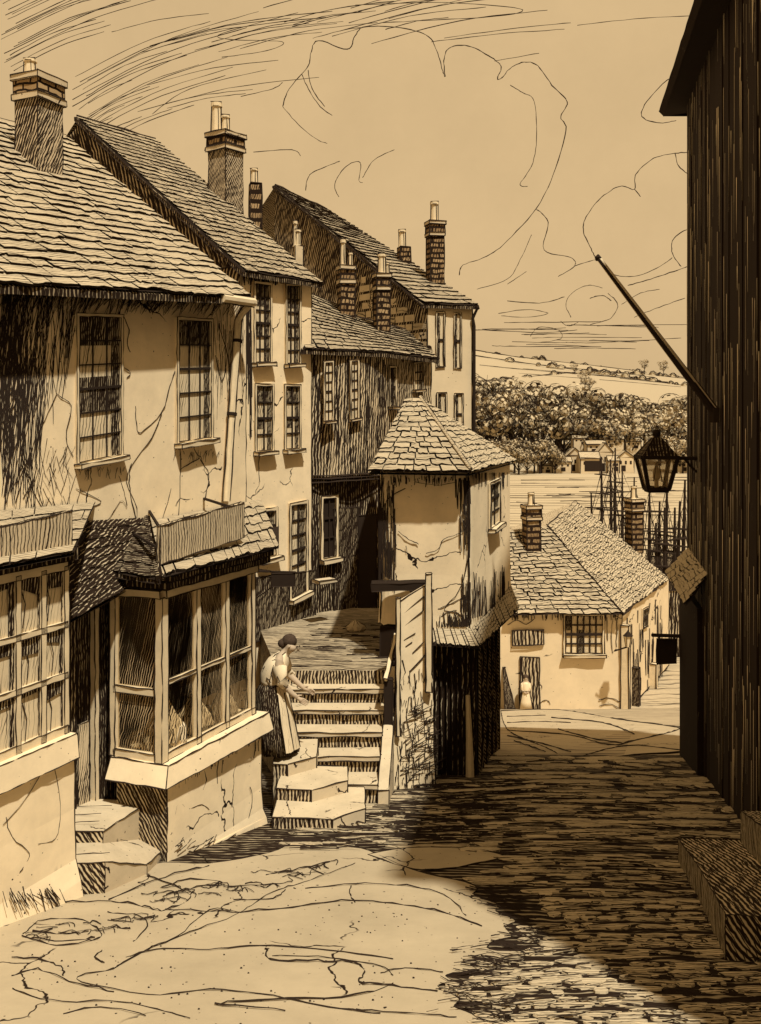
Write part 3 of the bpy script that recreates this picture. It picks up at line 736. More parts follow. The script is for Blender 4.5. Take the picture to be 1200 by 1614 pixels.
dr.hexa([zz(d0, -3.95), zz(d1, -4.1), zz(d1, -4.1) - LA.n * .04, zz(d0, -3.95) - LA.n * .04], [zz(d0, -1.7), zz(d1, -1.7), zz(d1, -1.7) - LA.n * .04, zz(d0, -1.7) - LA.n * .04], 'door_dark')
for px, w_, mt in ((112, .07, 'dark_board_near'), (150, .06, 'wood_pale'), (158, .09, 'door_dark'), (170, .04, 'dark_board_near')):
    p = LA.xz(px, 0, .09); dr.box((p.x, p.y, g(p.y) - .02), w_, .06, -1.75 - g(p.y), mt, (.471, 1))
for px in (122, 128, 134): dr.ink([LA.xz(px, -2.4, .06), LA.xz(px + 2, -3.85, .06)])
p = LA.xz(131, 0, .075); dr.box((p.x, p.y, -3.9), .14, .02, 1.0, 'cloth_striped', (.471, 1))
dr.build('shop_door', hA)
# ---- stone doorstep (own thing)
st = thing('doorstep', G(150, 1400), 'pale stone doorstep of three slabs between the two bay shopfronts', 'steps')
for q, zq in (([V((-2.62, 7.50, 0)), V((-2.20, 7.60, 0)), V((-2.0, 8.15, 0)), V((-1.98, 8.74, 0)), V((-2.6, 8.7, 0))], (-3.62, -3.64, -3.93, -4.06, -3.8)),
              ([V((-2.72, 8.05, 0)), V((-2.36, 8.10, 0)), V((-2.16, 8.85, 0)), V((-2.8, 8.85, 0))], (-3.60, -3.62, -3.68, -3.64))):
    m_ = MB(); m_.hexa([zz(p, g(p.y) - .1) for p in q], [zz(p, z) for p, z in zip(q, zq)], 'stone', top='stone', sides={0: 'plinth_dark'})
    for k in range(3):
        a_ = lerp(q[0], q[-1], .2 + .25 * k); b_ = lerp(q[1], q[-2], .2 + .25 * k); za = lerp(zq[0], zq[-1], .2 + .25 * k); zb2 = lerp(zq[1], zq[-2], .2 + .25 * k)
        m_.ink([zz(a_, za + .006), zz(lerp(a_, b_, U(.5, .9)), lerp(za, zb2, .6) + .03)], LW(8) * .6, 1.5)
    m_.build('step', st)
# ---- signs on the shop roofs
def signboard(c, label, nm='shop_sign'):
    mb = MB(); n = LA.n
    mb.hexa([p - n * .015 for p in c], [p + n * .025 for p in c], 'sign_board', True, wd=LW(c[0].y) * 1.2)
    return tag(mb.build(nm, base=(c[0] + c[1]) / 2), label, 'sign', 'blank boards over the shopfronts')
signboard([LA.pt(-60, 908, .82), LA.pt(110, 866, .82), LA.pt(110, 805, .82), LA.pt(-60, 846, .82)], 'blank striped board over the nearest shopfront at the photo edge')
signboard([LA.pt(249, 890, .84), LA.pt(382, 847, .84), LA.pt(382, 792, .84), LA.pt(249, 829, .84)], 'blank striped board standing on the slates of the corner bay window')
for pa, pb_ in (((206, 838), (236, 858)), ((236, 826), (256, 838)), ((345, 808), (330, 796))):
    pass
for a, b_, lab in (((206, 838), (246, 862), 'lower iron stay left of the bay signboard'), ((236, 806), (252, 832), 'upper iron stay at the left end of the bay signboard'), ((322, 786), (366, 800), 'iron stay behind the far end of the bay signboard')):
    mb = MB(); mb.tube([LA.pt(*a, .01), LA.pt(*b_, .82)], .016, 'ink', 5); tag(mb.build('sign_stay', base=LA.pt(*a, .01)), lab, 'stay', 'stays of the bay signboard')
# goods in the bay
def lump(name, c, r, h, mat, label, cat, grp='goods shown in the bay window'):
    mb = MB(); prof = [(r * .8, 0), (r, h * .2), (r * .9, h * .45), (r * .55, h * .7), (r * .35, h * .85), (r * .12, h)]
    n = 14; c = V(c); vs = []
    for i, (rr, z) in enumerate(prof):
        for q in range(n):
            an = 2 * math.pi * q / n; k = 1 + .16 * math.sin(an * 5 + i) + S(.05); vs.append(c + V((rr * k * math.cos(an), rr * .7 * k * math.sin(an), z)))
    fs = [(i * n + q, i * n + (q + 1) % n, (i + 1) * n + (q + 1) % n, (i + 1) * n + q) for i in range(len(prof) - 1) for q in range(n)] + [tuple((len(prof) - 1) * n + q for q in range(n))]
    mb.mesh(vs, fs, mat)
    for q in range(0, n, 2): mb.ink([vs[i * n + q] for i in range(len(prof))], LW(9) * .7)
    tag(mb.build(name, base=c), label, cat, grp)
ip = lambda q, o: zz(lerp(c255, c400, q) - LA.n * o, zb + .002)
lump('draped_cloth', ip(.17, .17), .20, .50, 'cloth_striped', 'pale draped cloth in the first pane beside the bay corner post', 'cloth')
lump('draped_cloth', ip(.50, .20), .17, .40, 'cloth_striped', 'striped cloth heaped in the middle pane of the bay', 'cloth')
lump('draped_cloth', ip(.82, .18), .13, .34, 'cloth_striped', 'small pale bundle in the far end pane of the bay', 'cloth')
lump('draped_cloth', V((-2.17, 9.0, zb)), .20, .16, 'cloth_striped', 'low folded cloths behind the front-facing bay pane', 'cloth')

# ================================================================== HOUSE B
LB = Line((-1.98, 14.5), (.733, 1.0))
B0 = LB.xz(378, 0); B1 = LB.xz(491, 0)
TER = -3.46
hB = thing('narrow_house', (B0.x, B0.y, TER), 'tall narrow white house with paired windows behind the downpipe', 'house')
mb = MB(); zt_ = 2.10; dB = 8.4; bk = -LB.n * dB
b = [zz(B0, -5), zz(B1, -5), zz(B1, -5) + bk, zz(B0, -5) + bk]; t = [zz(p, zt_) for p in b]
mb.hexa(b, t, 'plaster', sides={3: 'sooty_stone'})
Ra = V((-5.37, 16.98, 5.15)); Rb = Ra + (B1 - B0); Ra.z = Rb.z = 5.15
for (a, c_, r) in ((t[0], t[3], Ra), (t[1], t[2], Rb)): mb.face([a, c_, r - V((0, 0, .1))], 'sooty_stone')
wall_ink(mb, LB, [[(415, 705), (408, 730), (410, 760)], [(380, 680), (382, 720), (379, 760), (383, 790)], [(386, 480), (390, 560), (385, 620)]])
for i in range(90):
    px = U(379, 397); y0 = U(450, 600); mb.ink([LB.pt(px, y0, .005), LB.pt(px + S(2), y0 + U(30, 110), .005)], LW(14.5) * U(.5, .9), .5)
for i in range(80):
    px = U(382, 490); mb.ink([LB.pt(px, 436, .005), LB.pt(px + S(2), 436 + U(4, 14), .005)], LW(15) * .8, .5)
mb.build('wall', hB)
ov = LB.n * .16
roof(hB, zz(B0, 2.02) + ov - LB.t3 * .05, zz(B1, 2.02) + ov + LB.t3 * .08, Rb + LB.t3 * .08, Ra - LB.t3 * .05, 30, .24, th=.03, top='slate_lined', jit=.25)
for (a, b_, yt, yb, r) in ((401, 424, (447, 450), (571, 570), 6), (451, 470, (451, 453), (573, 572), 6), (403, 427, (608, 609), (711, 709), 4), (449, 470, (609, 610), (708, 706), 4)):
    window(hB, LB, a, b_, yt, yb, 3 if r == 6 else 2, r, 'pane_pale', 'ink', fr=.04, dark=((.72, 1, 0, 1), (0, .72, .72, 1), (U(0, .2), U(.4, .72), .34, .52)))
window(hB, LB, 457, 480, (797, 794), (942, 930), 2, 6, 'pane_pale', 'ink', fr=.05, dark=((.6, 1, .3, 1), (0, .3, .8, 1)), lab='tall pale window reaching down to the terrace')
window(hB, LB, 408, 432, (808, 804), (880, 874), 2, 3, 'pane_dark', 'ink', fr=.05)
chimney(hB, 356, 212, 318, on_roof(356, 318, zz(B0, 2.02), zz(B1, 2.02), Ra), 58, 'brick_mid', [(342, 162, 17), (356, 182, 14)], (.733, 1), 1.0, low='sooty_near')
db = MB()
# boarded dark lower wall
p0, p1 = LB.xz(385, 0, .04), LB.xz(497, 0, .04)
db.hexa([zz(p0, -3.6), zz(p1, -3.6), zz(p1, -3.6) - LB.n * .03, zz(p0, -3.6) - LB.n * .03], [zz(p0, -2.62), zz(p1, -2.7), zz(p1, -2.7) - LB.n * .03, zz(p0, -2.62) - LB.n * .03], 'dark_board_near'); db.build('boarding', hB)
# dark projecting sign
mb = MB(); c = P(447, 914, 12.4); w_ = .30; h = .17
mb.box((c.x, c.y, c.z - h / 2), w_, .05, h, 'ink', (1, .2)); mb.ink([c + V((-.16, 0, .1)), c + V((-.5, .3, .1))], .02); mb.ink([c + V((-.16, 0, -.1)), c + V((-.45, .3, -.34))], .015)
mb.tube([c + V((-.6, .1, .1)), c + V((.16, 0, .1))], .014, 'ink', 5)
tag(mb.build('bracket_sign', base=c), 'small dark blank sign on a bracket beyond the bay window', 'sign')
# ================================================================== HOUSE C : dark bowed house
cc0 = P(489, 640, 15.75); cc1 = P(607, 640, 16.7)
LC = Line((cc0.x, cc0.y), (cc1.x - cc0.x, cc1.y - cc0.y))
hC = thing('slate_hung_house', (cc0.x, cc0.y, TER), 'dark weathered house with two slit windows between the white house and the tower', 'house')
mb = MB(); c0, c1 = zz(cc0, 0), zz(cc1, 0); bk = -LC.n * 4
b = [zz(c0, -5), zz(c1, -5), zz(c1, -5) + bk, zz(c0, -5) + bk]
t = [zz(p, 1.0) for p in b]; mb.hexa(b, t, 'dark_board')
# bowed jettied upper floor
q0 = [lerp(c0, c1, k / 6) + LC.n * (.16 * math.sin(math.pi * k / 6) + .05) for k in range(7)]
for k in range(6): mb.face([zz(q0[k], -1.2), zz(q0[k + 1], -1.2), zz(q0[k + 1], .96), zz(q0[k], .96)], 'grey_wall')
mb.face([zz(c0, -1.2)] + [zz(q, -1.2) for q in q0] + [zz(c1, -1.2)], 'ink')
for dz in (0, .05, -.06): mb.ink([zz(q, -1.2 + dz) + LC.n * .01 for q in q0], LW(16) * 1.3)
for k in range(70):
    u = U(0, 1); kk = u * 6; i = min(5, int(kk)); p = lerp(q0[i], q0[i + 1], kk - i) + LC.n * .006; z = U(-.9, .9); L = U(.2, .9)
    mb.ink([zz(p, z), zz(p + LC.t3 * S(.03), max(-1.15, z - L))], LW(16) * U(.5, .9))
mb.build('wall', hC)
LCw = Line((q0[3].x, q0[3].y), LC.d)
for a, b_, yt, yb in ((512, 523, (572, 571), (663, 662)), (553, 563, (570, 569), (660, 658))):
    window(hC, LCw, a, b_, yt, yb, 2, 6, 'pane_pale', 'ink', fr=.03, o=.012, bw_=.016)
window(hC, LC, 508, 528, (786, 784), (880, 876), 2, 3, 'ink', 'ink', fr=.05, o=.01)
dm = MB(); p = LC.xz(545, 0, .02); dm.box((p.x, p.y, TER - .02), .5, .05, 1.75, 'door_dark', LC.d); p = LC.xz(578, 0, .02); dm.box((p.x, p.y, TER - .02), .4, .05, 1.6, 'ink', LC.d); dm.build('door', hC)
E0_, E1_ = zz(LC.at(480, .26).to_3d(), .93), zz(LC.at(618, .26).to_3d(), .93)
roof(hC, E0_, E1_, P(556, 492, 18.6), P(455, 448, 18.4), 16, .26, top='slate_lined', th=.032, jit=.25)
chimney(hC, 546, 420, 525, 18.1, 34, 'brick_mid', [(541, 377, 9), (553, 398, 7)], (1, .3))
pl = MB(); p = P(512, 918, 15.0); pl.box(p, .34, .22, .05, 'stone', LC.d); pl.build('sill', hC)
# house C2
c20 = P(606, 640, 17.0); c21 = P(680, 640, 18.2)
L2 = Line((c20.x, c20.y), (c21.x - c20.x, c21.y - c20.y))
h2 = thing('small_gabled_house', (c20.x, c20.y, -6), 'low hatched house with small windows peeping over the tower roof', 'house')
mb = MB(); c0, c1 = zz(c20, 0), zz(c21, 0); bk = -L2.n * 4
b = [zz(c0, -6), zz(c1, -6), zz(c1, -6) + bk, zz(c0, -6) + bk]; mb.hexa(b, [zz(p, .98) for p in b], 'grey_wall'); mb.build('wall', h2)
window(h2, L2, 614, 622, (580, 580), (640, 640), 2, 4, 'pane_dark', 'ink', fr=.035, o=.004)
window(h2, L2, 652, 664, (574, 573), (614, 613), 2, 3, 'pane_pale', 'ink', fr=.03, o=.004, bw_=.016, dark=((.7, 1, 0, 1),))
roof(h2, zz(L2.at(596, .22).to_3d(), .95), zz(L2.at(690, .22).to_3d(), .90), P(640, 520, 19.9), P(560, 500, 19.6), 12, .26, top='slate_lined', th=.034, jit=.25)
chimney(h2, 602, 432, 530, 18.9, 32, 'brick_mid', [(602, 400, 13), (611, 414, 6)], (1, .3))
# ================================================================== HOUSE E : tall white house
e0 = P(674, 640, 20.0); e1 = P(745, 640, 20.3)
LE = Line((e0.x, e0.y), (e1.x - e0.x, e1.y - e0.y))
hE = thing('tall_white_house', (e0.x, e0.y, -7.5), 'far white house with slit windows under a long slate roof and stone flank', 'house')
V1 = zz(e0, 2.14); V2 = zz(e1, 2.14); RA = P(433, 292, 25.0); RB = P(512, 328, 27.6)
mb = MB()
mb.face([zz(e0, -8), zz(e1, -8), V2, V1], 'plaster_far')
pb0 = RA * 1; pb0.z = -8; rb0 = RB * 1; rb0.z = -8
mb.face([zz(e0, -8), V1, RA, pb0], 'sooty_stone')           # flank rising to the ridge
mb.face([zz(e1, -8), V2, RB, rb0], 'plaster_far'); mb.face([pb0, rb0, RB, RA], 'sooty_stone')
mb.ink([zz(e0, -8), V1], LW(20)); mb.ink([zz(e1, -8), V2], LW(20)); mb.ink([V1, RA], LW(22) * 1.6)
fl = (RA - V1); fl.z = 0; fl.normalize(); fn = V((fl.y, -fl.x, 0)); fn = -fn if fn.y > 0 else fn
# coursed stone quoins near the corner
def flank(s_, z): q = V1 + fl * s_ + fn * .012; q.z = z; return q
tt = lambda s_: V1.z + (RA.z - V1.z) * s_ / ((RA - V1).to_2d().length)
for z in [x * .2 - 1.0 for x in range(40)]:
    s_ = 0
    while s_ < 2.2:
        L = U(.2, .5)
        if z + .2 < tt(s_) - .25:
            mb.face([flank(s_ + .02, z + .02), flank(s_ + L - .02, z + .02), flank(s_ + L - .02, z + .16), flank(s_ + .02, z + .16)], 'stone' if R() < .8 else 'slate_far')
        s_ += L
mb.build('wall', hE)
roof(hE, V1 + V((-.08, -.1, .0)), V2 + V((.12, -.1, .0)), RB, RA, 32, .50, top='slate_lined', th=.046, jit=.22)
for a, b_, yt, yb, rr in ((689, 699, (494, 494), (578, 578), 2), (717, 725, (495, 495), (580, 580), 2), (690, 702, (621, 621), (680, 680), 2), (718, 728, (622, 622), (684, 684), 2)):
    window(hE, LE, a, b_, yt, yb, 1, rr, 'pane_pale', 'ink', sill=False, fr=.03, dark=((0, .45, 0, 1),))
chimney(hE, 686, 350, 438, 21.4, 34, 'brick_mid', [(685, 318, 13)], (1, .25))
chimney(hE, 637, 390, 420, 22.6, 26, 'brick_mid', [(634, 362, 12)], (1, .25), crown=False)
chimney(hE, 403, 290, 345, 24.5, 27, 'brick_far', [(401, 266, 12)], (1, .25), crown=False)
chimney(hE, 471, 388, 440, 20.6, 20, 'stone', [(470, 362, 10), (466, 348, 7)], (1, .25), crown=False)
mb = MB(); p = V2 + V((.1, -.12, -.05)); mb.tube([p, p + V((-.1, .06, -.22)), zz(e1, 1.7) + V((.03, -.05, 0)), zz(e1, -4) + V((.03, -.05, 0))], .035, 'ink', 6); mb.build('downpipe', hE)
# ================================================================== TERRACE, STAIRS, PARTITION
mb = MB()
q = [V((-1.35, 12.45, 0)), V((.10, 12.45, 0)), V((.25, 16.2, 0)), V((-2.2, 16.2, 0))]
mb.hexa([zz(p, -6) for p in q], [zz(p, TER + .02 * (i > 1)) for i, p in enumerate(q)], 'riser', top='terrace_top', ink=False)
for i in range(60):
    x, y = U(-1.2, .05), 12.5 + 2.6 * R() ** .7; mb.ink([V((x, y, TER + .012)), V((x + U(.15, .5), y + S(.03), TER + .012))], LW(13) * U(.5, .9), .8)
struct(mb.build('terrace'))
st = thing('staircase', (-.6, 11.4, -4.6), 'flight of five worn stone steps climbing to the terrace behind the woman', 'stairs')
zs = [-4.38, -4.185, -3.995, -3.81, -3.635, -3.463]; ysr = [11.0, 11.38, 11.66, 11.95, 12.22, 12.5]
for i in range(6):
    mb = MB(); xl = -1.25; xr = -.03 + .025 * i; y0, y1 = ysr[i], 12.7
    zb_ = zs[i - 1] if i else -4.9
    q = [V((xl, y0, 0)), V((xr, y0 + S(.02), 0)), V((xr + .02, y1 if i < 5 else 12.62, 0)), V((xl, y1 if i < 5 else 12.62, 0))]
    mb.hexa([zz(p, zb_ + .002 if i else g(p.y) - .1) for p in q], [zz(p, zs[i] - .05) for p in q], 'riser', False)
    q2 = [p + V((0, -.035 if k < 2 else 0, 0)) for k, p in enumerate(q)]
    mb.hexa([zz(p, zs[i] - .05) for p in q2], [zz(p, zs[i] + S(.006)) for p in q2], 'stone', True, top='stone'); mb.build('step', st)
mb = MB()
q = [V((-.03, 10.98, 0)), V((.10, 11.0, 0)), V((.22, 12.6, 0)), V((.10, 12.6, 0))]
mb.hexa([zz(p, g(p.y) - .1) for p in q], [zz(q[0], -4.44), zz(q[1], -4.44), zz(q[2], -3.44), zz(q[3], -3.44)], 'stone'); mb.build('side_wall', st)
st = thing('stone_steps', (-.6, 10.2, g(10)), 'three broad pale stone slabs stepping up from the street to the woman', 'steps')
for x0, x1, y0, y1, z in ((-1.12, -.16, 9.78, 10.6, -4.245), (-1.12, -.36, 10.2, 10.9, -4.12), (-1.2, -.73, 10.58, 11.4, -3.99)):
    mb = MB(); q = [V((x0, y0 + .05, 0)), V((x1 - .38 + .1 * R(), y0, 0)), V((x1, y0 + .26, 0)), V((x1 - .02, y1, 0)), V((x0, y1, 0))]
    mb.hexa([zz(p, g(p.y) - .1) for p in q], [zz(p, z + S(.008)) for p in q], 'stone', True, top='stone', sides={0: 'riser'}); mb.build('step', st)
pt = thing('partition', P(652, 1245, 11.9), 'tall whitewashed boarded screen wall beside the staircase', 'partition')
mb = MB(); Yp = 11.9
q = [P(618, 1246, Yp), P(686, 1246, Yp + .25), P(680, 918, Yp + .25), P(627, 950, Yp)]
mb.hexa(q, [p + V((0, .1, 0)) for p in q], 'plaster')
for L in ([(634, 968), (668, 940)], [(634, 968), (634, 990), (668, 962), (668, 940)], [(636, 1010), (655, 998)], [(634, 1040), (640, 1060), (633, 1072)], [(645, 1060), (665, 1040), (672, 1030)], [(650, 1030), (668, 1012)], [(640, 1020), (650, 1012)]):
    mb.ink([P(x, y, Yp + (x - 618) / 68 * .25 - .006) for x, y in L], LW(12))
for i in range(60):
    x, y = U(630, 680), U(1120, 1235); mb.ink([P(x, y, Yp + (x - 618) / 68 * .25 - .004), P(x + U(12, 26), y - U(6, 16), Yp + (x + 10 - 618) / 68 * .25 - .012)], LW(12) * .6)
for i in range(170):
    x, y = U(624, 684), 1040 + 200 * R() ** .6; mb.ink([P(x, y, Yp + (x - 618) / 68 * .25 - .004), P(x + S(5), y + U(6, 26), Yp + (x - 618) / 68 * .25 - .004)], LW(12) * .7)
mb.build('panel', pt)
for x, y0, y1, w_, m_ in ((676, 904, 1090, .075, 'wood_pale'), (628, 942, 1160, .05, 'wood_pale'), (613, 1070, 1246, .10, 'ink')):
    mb = MB(); a = P(x, y1, Yp + (x - 618) / 68 * .25 - .05); b_ = P(x, y0, a.y); mb.box((a.x, a.y, a.z), w_, w_, b_.z - a.z, m_); mb.build('post', pt)
mb = MB(); mb.bar(P(608, 1072, 11.75), P(624, 1000, 12.4), .05, .05, 'wood_pale', (0, -.5, .8)); mb.build('handrail', pt)
# ================================================================== TOWER HOUSE D
fl_, fc, fr_ = P(599, 640, 13.15), P(741, 640, 12.85), P(804, 640, 15.2)
bl = P(606, 640, 15.6)
LD = Line((fl_.x, fl_.y), (fc.x - fl_.x, fc.y - fl_.y)); LDr = Line((fc.x, fc.y), (fr_.x - fc.x, fr_.y - fc.y))
hD = thing('corner_tower_house', (fc.x, fc.y, g(13)), 'small white corner building with hipped slate roof above a dark undercroft', 'house')
mb = MB(); n_ = 5
def rnd(a, b, c, r=.14, k=4):
    u = (a - b).normalized() * r; v = (c - b).normalized() * r
    return [b + u * (1 - t_ / k) ** 2 + v * (t_ / k) ** 2 for t_ in range(k + 1)]
ring = [zz(bl, 0)] + rnd(zz(bl, 0), zz(fl_, 0), zz(fc, 0)) + rnd(zz(fl_, 0), zz(fc, 0), zz(fr_, 0), .12) + [zz(fr_, 0), V((2.2, 16.2, 0))]
k = len(ring)
lv = [(-3.02, .04), (-2.85, .02), (-2.3, .0), (-1.5, 0), (-.84, .0)]
cen = V((1.0, 14.2, 0)); prev = None
for z, fl in lv:
    cur = [zz(p + (p - cen).normalized() * fl, z + (S(.03) if z < -3 else 0)) for p in ring]
    if prev:
        for i in range(k): mb.face([prev[i], prev[(i + 1) % k], cur[(i + 1) % k], cur[i]], 'plaster' if i != 0 else 'dark_board')
    prev = cur
mb.face(list(reversed([zz(p, -3.0) for p in ring])), 'ink'); 
i_c = 1 + 5 + 2
for i in (3, i_c): mb.ink([zz(ring[i] + (ring[i] - cen).normalized() * .03, -3.0), zz(ring[i] + (ring[i] - cen).normalized() * .012, -.85)], LW(13) * (1.4 if i == i_c else 1))
wall_ink(mb, LD, [[(628, 838), (645, 850), (660, 858)], [(672, 872), (690, 866), (700, 850), (730, 838), (738, 820)], [(640, 770), (610, 790), (605, 850), (604, 900), (620, 915)], [(615, 810), (622, 822), (612, 826)], [(740, 870), (725, 930), (700, 960), (720, 965), (738, 985)],
    [(690, 960), (710, 952), (735, 940)], [(655, 760), (690, 765), (720, 760)], [(640, 860), (642, 870)], [(690, 985), (700, 968), (720, 962)]], .02)
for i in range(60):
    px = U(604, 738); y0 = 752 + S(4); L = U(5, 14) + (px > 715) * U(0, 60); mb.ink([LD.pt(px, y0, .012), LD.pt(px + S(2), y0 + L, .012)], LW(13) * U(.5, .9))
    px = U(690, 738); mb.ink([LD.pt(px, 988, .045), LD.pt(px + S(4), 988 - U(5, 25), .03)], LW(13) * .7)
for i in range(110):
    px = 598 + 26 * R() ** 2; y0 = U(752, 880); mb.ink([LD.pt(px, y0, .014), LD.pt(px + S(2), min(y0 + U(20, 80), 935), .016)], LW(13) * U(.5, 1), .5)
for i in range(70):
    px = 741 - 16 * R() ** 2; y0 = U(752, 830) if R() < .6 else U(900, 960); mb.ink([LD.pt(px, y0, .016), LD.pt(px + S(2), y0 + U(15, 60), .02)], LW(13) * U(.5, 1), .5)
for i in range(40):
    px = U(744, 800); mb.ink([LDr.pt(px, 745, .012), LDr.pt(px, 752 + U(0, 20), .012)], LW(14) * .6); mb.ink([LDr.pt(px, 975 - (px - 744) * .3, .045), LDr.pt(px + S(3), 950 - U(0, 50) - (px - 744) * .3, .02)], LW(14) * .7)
mb.build('wall', hD)
window(hD, LDr, 771, 785, (764, 758), (832, 822), 2, 3, 'pane_pale', 'ink', fr=.04, o=.012, dark=((.5, 1, .4, 1), (0, .5, .75, 1)))
rf = MB()
eL, eC, eR, eB = P(581, 752, 12.85), P(740, 748, 12.55), P(813, 722, 15.3), P(600, 715, 16.2)
eL.z = eC.z = eR.z = -.87; eB.z = -.87
a1, a2 = P(640, 628, 14.2), P(663, 630, 14.6)
a1.z = a2.z = .12
rf.slates([eL, eC, a2, a1], 14, .19, th=.03, jit=.3); rf.slates([eC, eR, a2 + V((.01, .01, 0)), a2], 14, .26, th=.024, jit=.3)
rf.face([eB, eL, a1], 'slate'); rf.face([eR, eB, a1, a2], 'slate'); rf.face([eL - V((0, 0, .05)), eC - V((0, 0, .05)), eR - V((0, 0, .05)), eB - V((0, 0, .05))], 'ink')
rf.tube([eC + V((.02, 0, .04)), a2 + V((0, 0, .02))], .03, 'slate', 6); rf.ink([eC + V((.04, -.04, .05)), a2 + V((0, 0, .05))]); rf.ink([eL, a1], LW(13) * 1.2); rf.ink([a1, a2], LW(14) * 1.5)
rf.build('roof', hD)
pn = MB()  # pent slates round the foot
o0, o1, o2 = LD.xz(676, -3.18, .26), zz(fc + LD.n * .24 + LDr.n * .16, -3.18), LDr.xz(818, -3.10, .26)
i0, i1, i2 = LD.xz(672, -3.0, .02), zz(fc, -2.99), LDr.xz(806, -2.86, .02)
pn.slates([o0, o1, i1, i0], 1, .07, th=.022, jit=.15); pn.slates([o1, o2, i2, i1], 1, .09, th=.022, jit=.15)
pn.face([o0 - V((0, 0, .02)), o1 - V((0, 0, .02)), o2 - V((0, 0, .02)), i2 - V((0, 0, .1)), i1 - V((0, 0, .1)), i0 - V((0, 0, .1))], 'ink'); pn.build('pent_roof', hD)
uc = MB()
w0, w1, w2 = P(600, 640, 13.1), P(752, 640, 12.9), P(786, 640, 16.0)
b = [zz(w0, -5.3), zz(w1, -5.4), zz(w2, -6.2), zz(V((1.0, 16.0, 0)), -6.2)]
uc.hexa(b, [zz(p, -3.03) for p in b], 'tar_board'); 
for i in range(8):
    u_ = .58 + i * .055; p = lerp(w0, w1, u_); uc.box((p.x, p.y - .03, g(p.y) - .05), .012 + .02 * R(), .03, -3.1 - g(p.y), 'dark_board_near', ink=False)
for i in range(14):
    p = lerp(w1, w2, (i + .5) / 14) + V((.02, 0, 0)); uc.box((p.x, p.y, g(p.y) - .05), .03, U(.03, .10), -3.08 - g(p.y) - U(0, .1), 'dark_board_near' if i % 3 else 'plinth_dark', ink=False)
p = lerp(w0, w1, .90); uc.tube([(p.x, p.y - .1, -3.9), (p.x + .02, p.y - .1, -4.5), (p.x + .03, p.y - .12, g(p.y) - .02)], [.03, .045, .06], 'wood_pale', 7)
uc.build('undercroft', hD)
ld = MB(); p0, p1 = P(586, 924, 12.9), P(676, 922, 12.85); ld.bar(p0, p1, .1, .2, 'ink', (0, -1, 0)); ld.build('lintel', hD)
# something pale lying on the terrace
pt_ = P(560, 988, 14.6); pt_.z = TER + .01
lump('sack', pt_, .15, .17, 'stone', 'pale lumpy sack left on the shaded terrace by the dark house', 'sack', 'bits on the terrace')
# ================================================================== COTTAGE
Yc = 36.0
k0, k1 = P(788, 640, Yc), P(981, 640, Yc)
LK = Line((k0.x, k0.y), (1, 0)); sdir = V((.547, 1, 0)).normalized(); LS = Line((k1.x, k1.y), (sdir.x, sdir.y))
hK = thing('cottage', (k0.x, k0.y, g(Yc)), 'low white cottage with hipped slate roof and gridded window at the street foot', 'cottage')
zk = -7.85; dp = 6.6
kk = [zz(k0, g(Yc) - .3), zz(k1, g(Yc) - .3), zz(k1, g(Yc) - .3) + sdir * 8.2, zz(k0, g(Yc) - .3) + sdir * 8.2]
mb = MB(); mb.hexa(kk, [zz(p, zk) for p in kk], 'plaster_far')
wall_ink(mb, LK, [[(800, 985), (815, 978), (830, 984), (842, 976)], [(944, 1104), (960, 1100), (978, 1106)], [(945, 1112), (962, 1110), (975, 1116)], [(850, 1108), (862, 1104), (868, 1110)], [(966, 975), (964, 1000), (966, 1030)], [(956, 972), (958, 1010)], [(972, 975), (972, 1020)]], .02)
for i in range(50):
    px = U(800, 980); mb.ink([LK.pt(px, 968, .02), LK.pt(px + S(2), 970 + U(3, 9), .02)], LW(36) * .7)
for i in range(70):
    px = U(983, 1046); t_ = (px - 983) / 63; yt = 968 - t_ * 50; yb = 1140 - t_ * 44; y0 = U(yt + 6, yb - 40); mb.ink([LS.pt(px, y0, .03), LS.pt(px + S(1), y0 + U(15, 60), .03)], LW(38) * U(.5, .9))
mb.build('wall', hK)
rf = MB()
ke0, ke1, ke2 = P(800, 966, 35.6), P(981, 968, 35.6), P(1054, 914, 42.8)
ke0.z = ke1.z = ke2.z = -7.78
ap, rd = P(862, 829, 40.0), P(906, 790, 47.0); apl = P(800, 836, 39.2)
rf.slates([ke0, ke1, ap, apl], 22, .5, th=.075, top='slate_lined_far', jit=.35)
rf.slates([ke1, ke2, rd, ap], 26, .6, th=.07, top='slate_lined_far', jit=.35)
rf.face([ke0, ke1, ke2, ke2 + V((-6, 2, 0)), ke0 + V((-1, 8, 0))], 'ink'); rf.face([apl, ap, rd, rd + V((-5, 2, -2.5)), apl + V((0, 6, -2.5))], 'slate_far')
rf.face([ke0, apl, apl + V((0, 6, -2.5)), ke0 + V((0, 9, 0))], 'slate_far')
rf.face([ke2, rd, rd + V((-5, 2, -2.5)), ke2 + V((-6, 2, 0))], 'slate_far')
rf.ink([ke1 + V((0, -.05, .05)), ap + V((0, 0, .08))], LW(38) * 1.2); rf.ink([ap, rd], LW(43) * 1.3); rf.ink([rd, ke2], LW(43) * 1.2); rf.ink([ke0, ke1], LW(36) * 1.6); rf.ink([ke1, ke2], LW(36) * 1.8)
rf.build('roof', hK)
window(hK, LK, 891, 949, (970, 970), (1029, 1029), 6, 4, 'pane_pale', 'ink', fr=.08, bw_=.05, dark=((.0, .18, .6, 1), (.33, .5, 0, .62)))
dm = MB(); a = LK.pt(835, 1118, .02); dm.box((a.x, a.y, a.z), 31 / F * Yc, .08, 82 / F * Yc, 'sign_far'); dm.build('door', hK)
chimney(hK, 838, 796, 890, 38.6, 34, 'brick_far', [(837, 776, 10)], (1, .2))
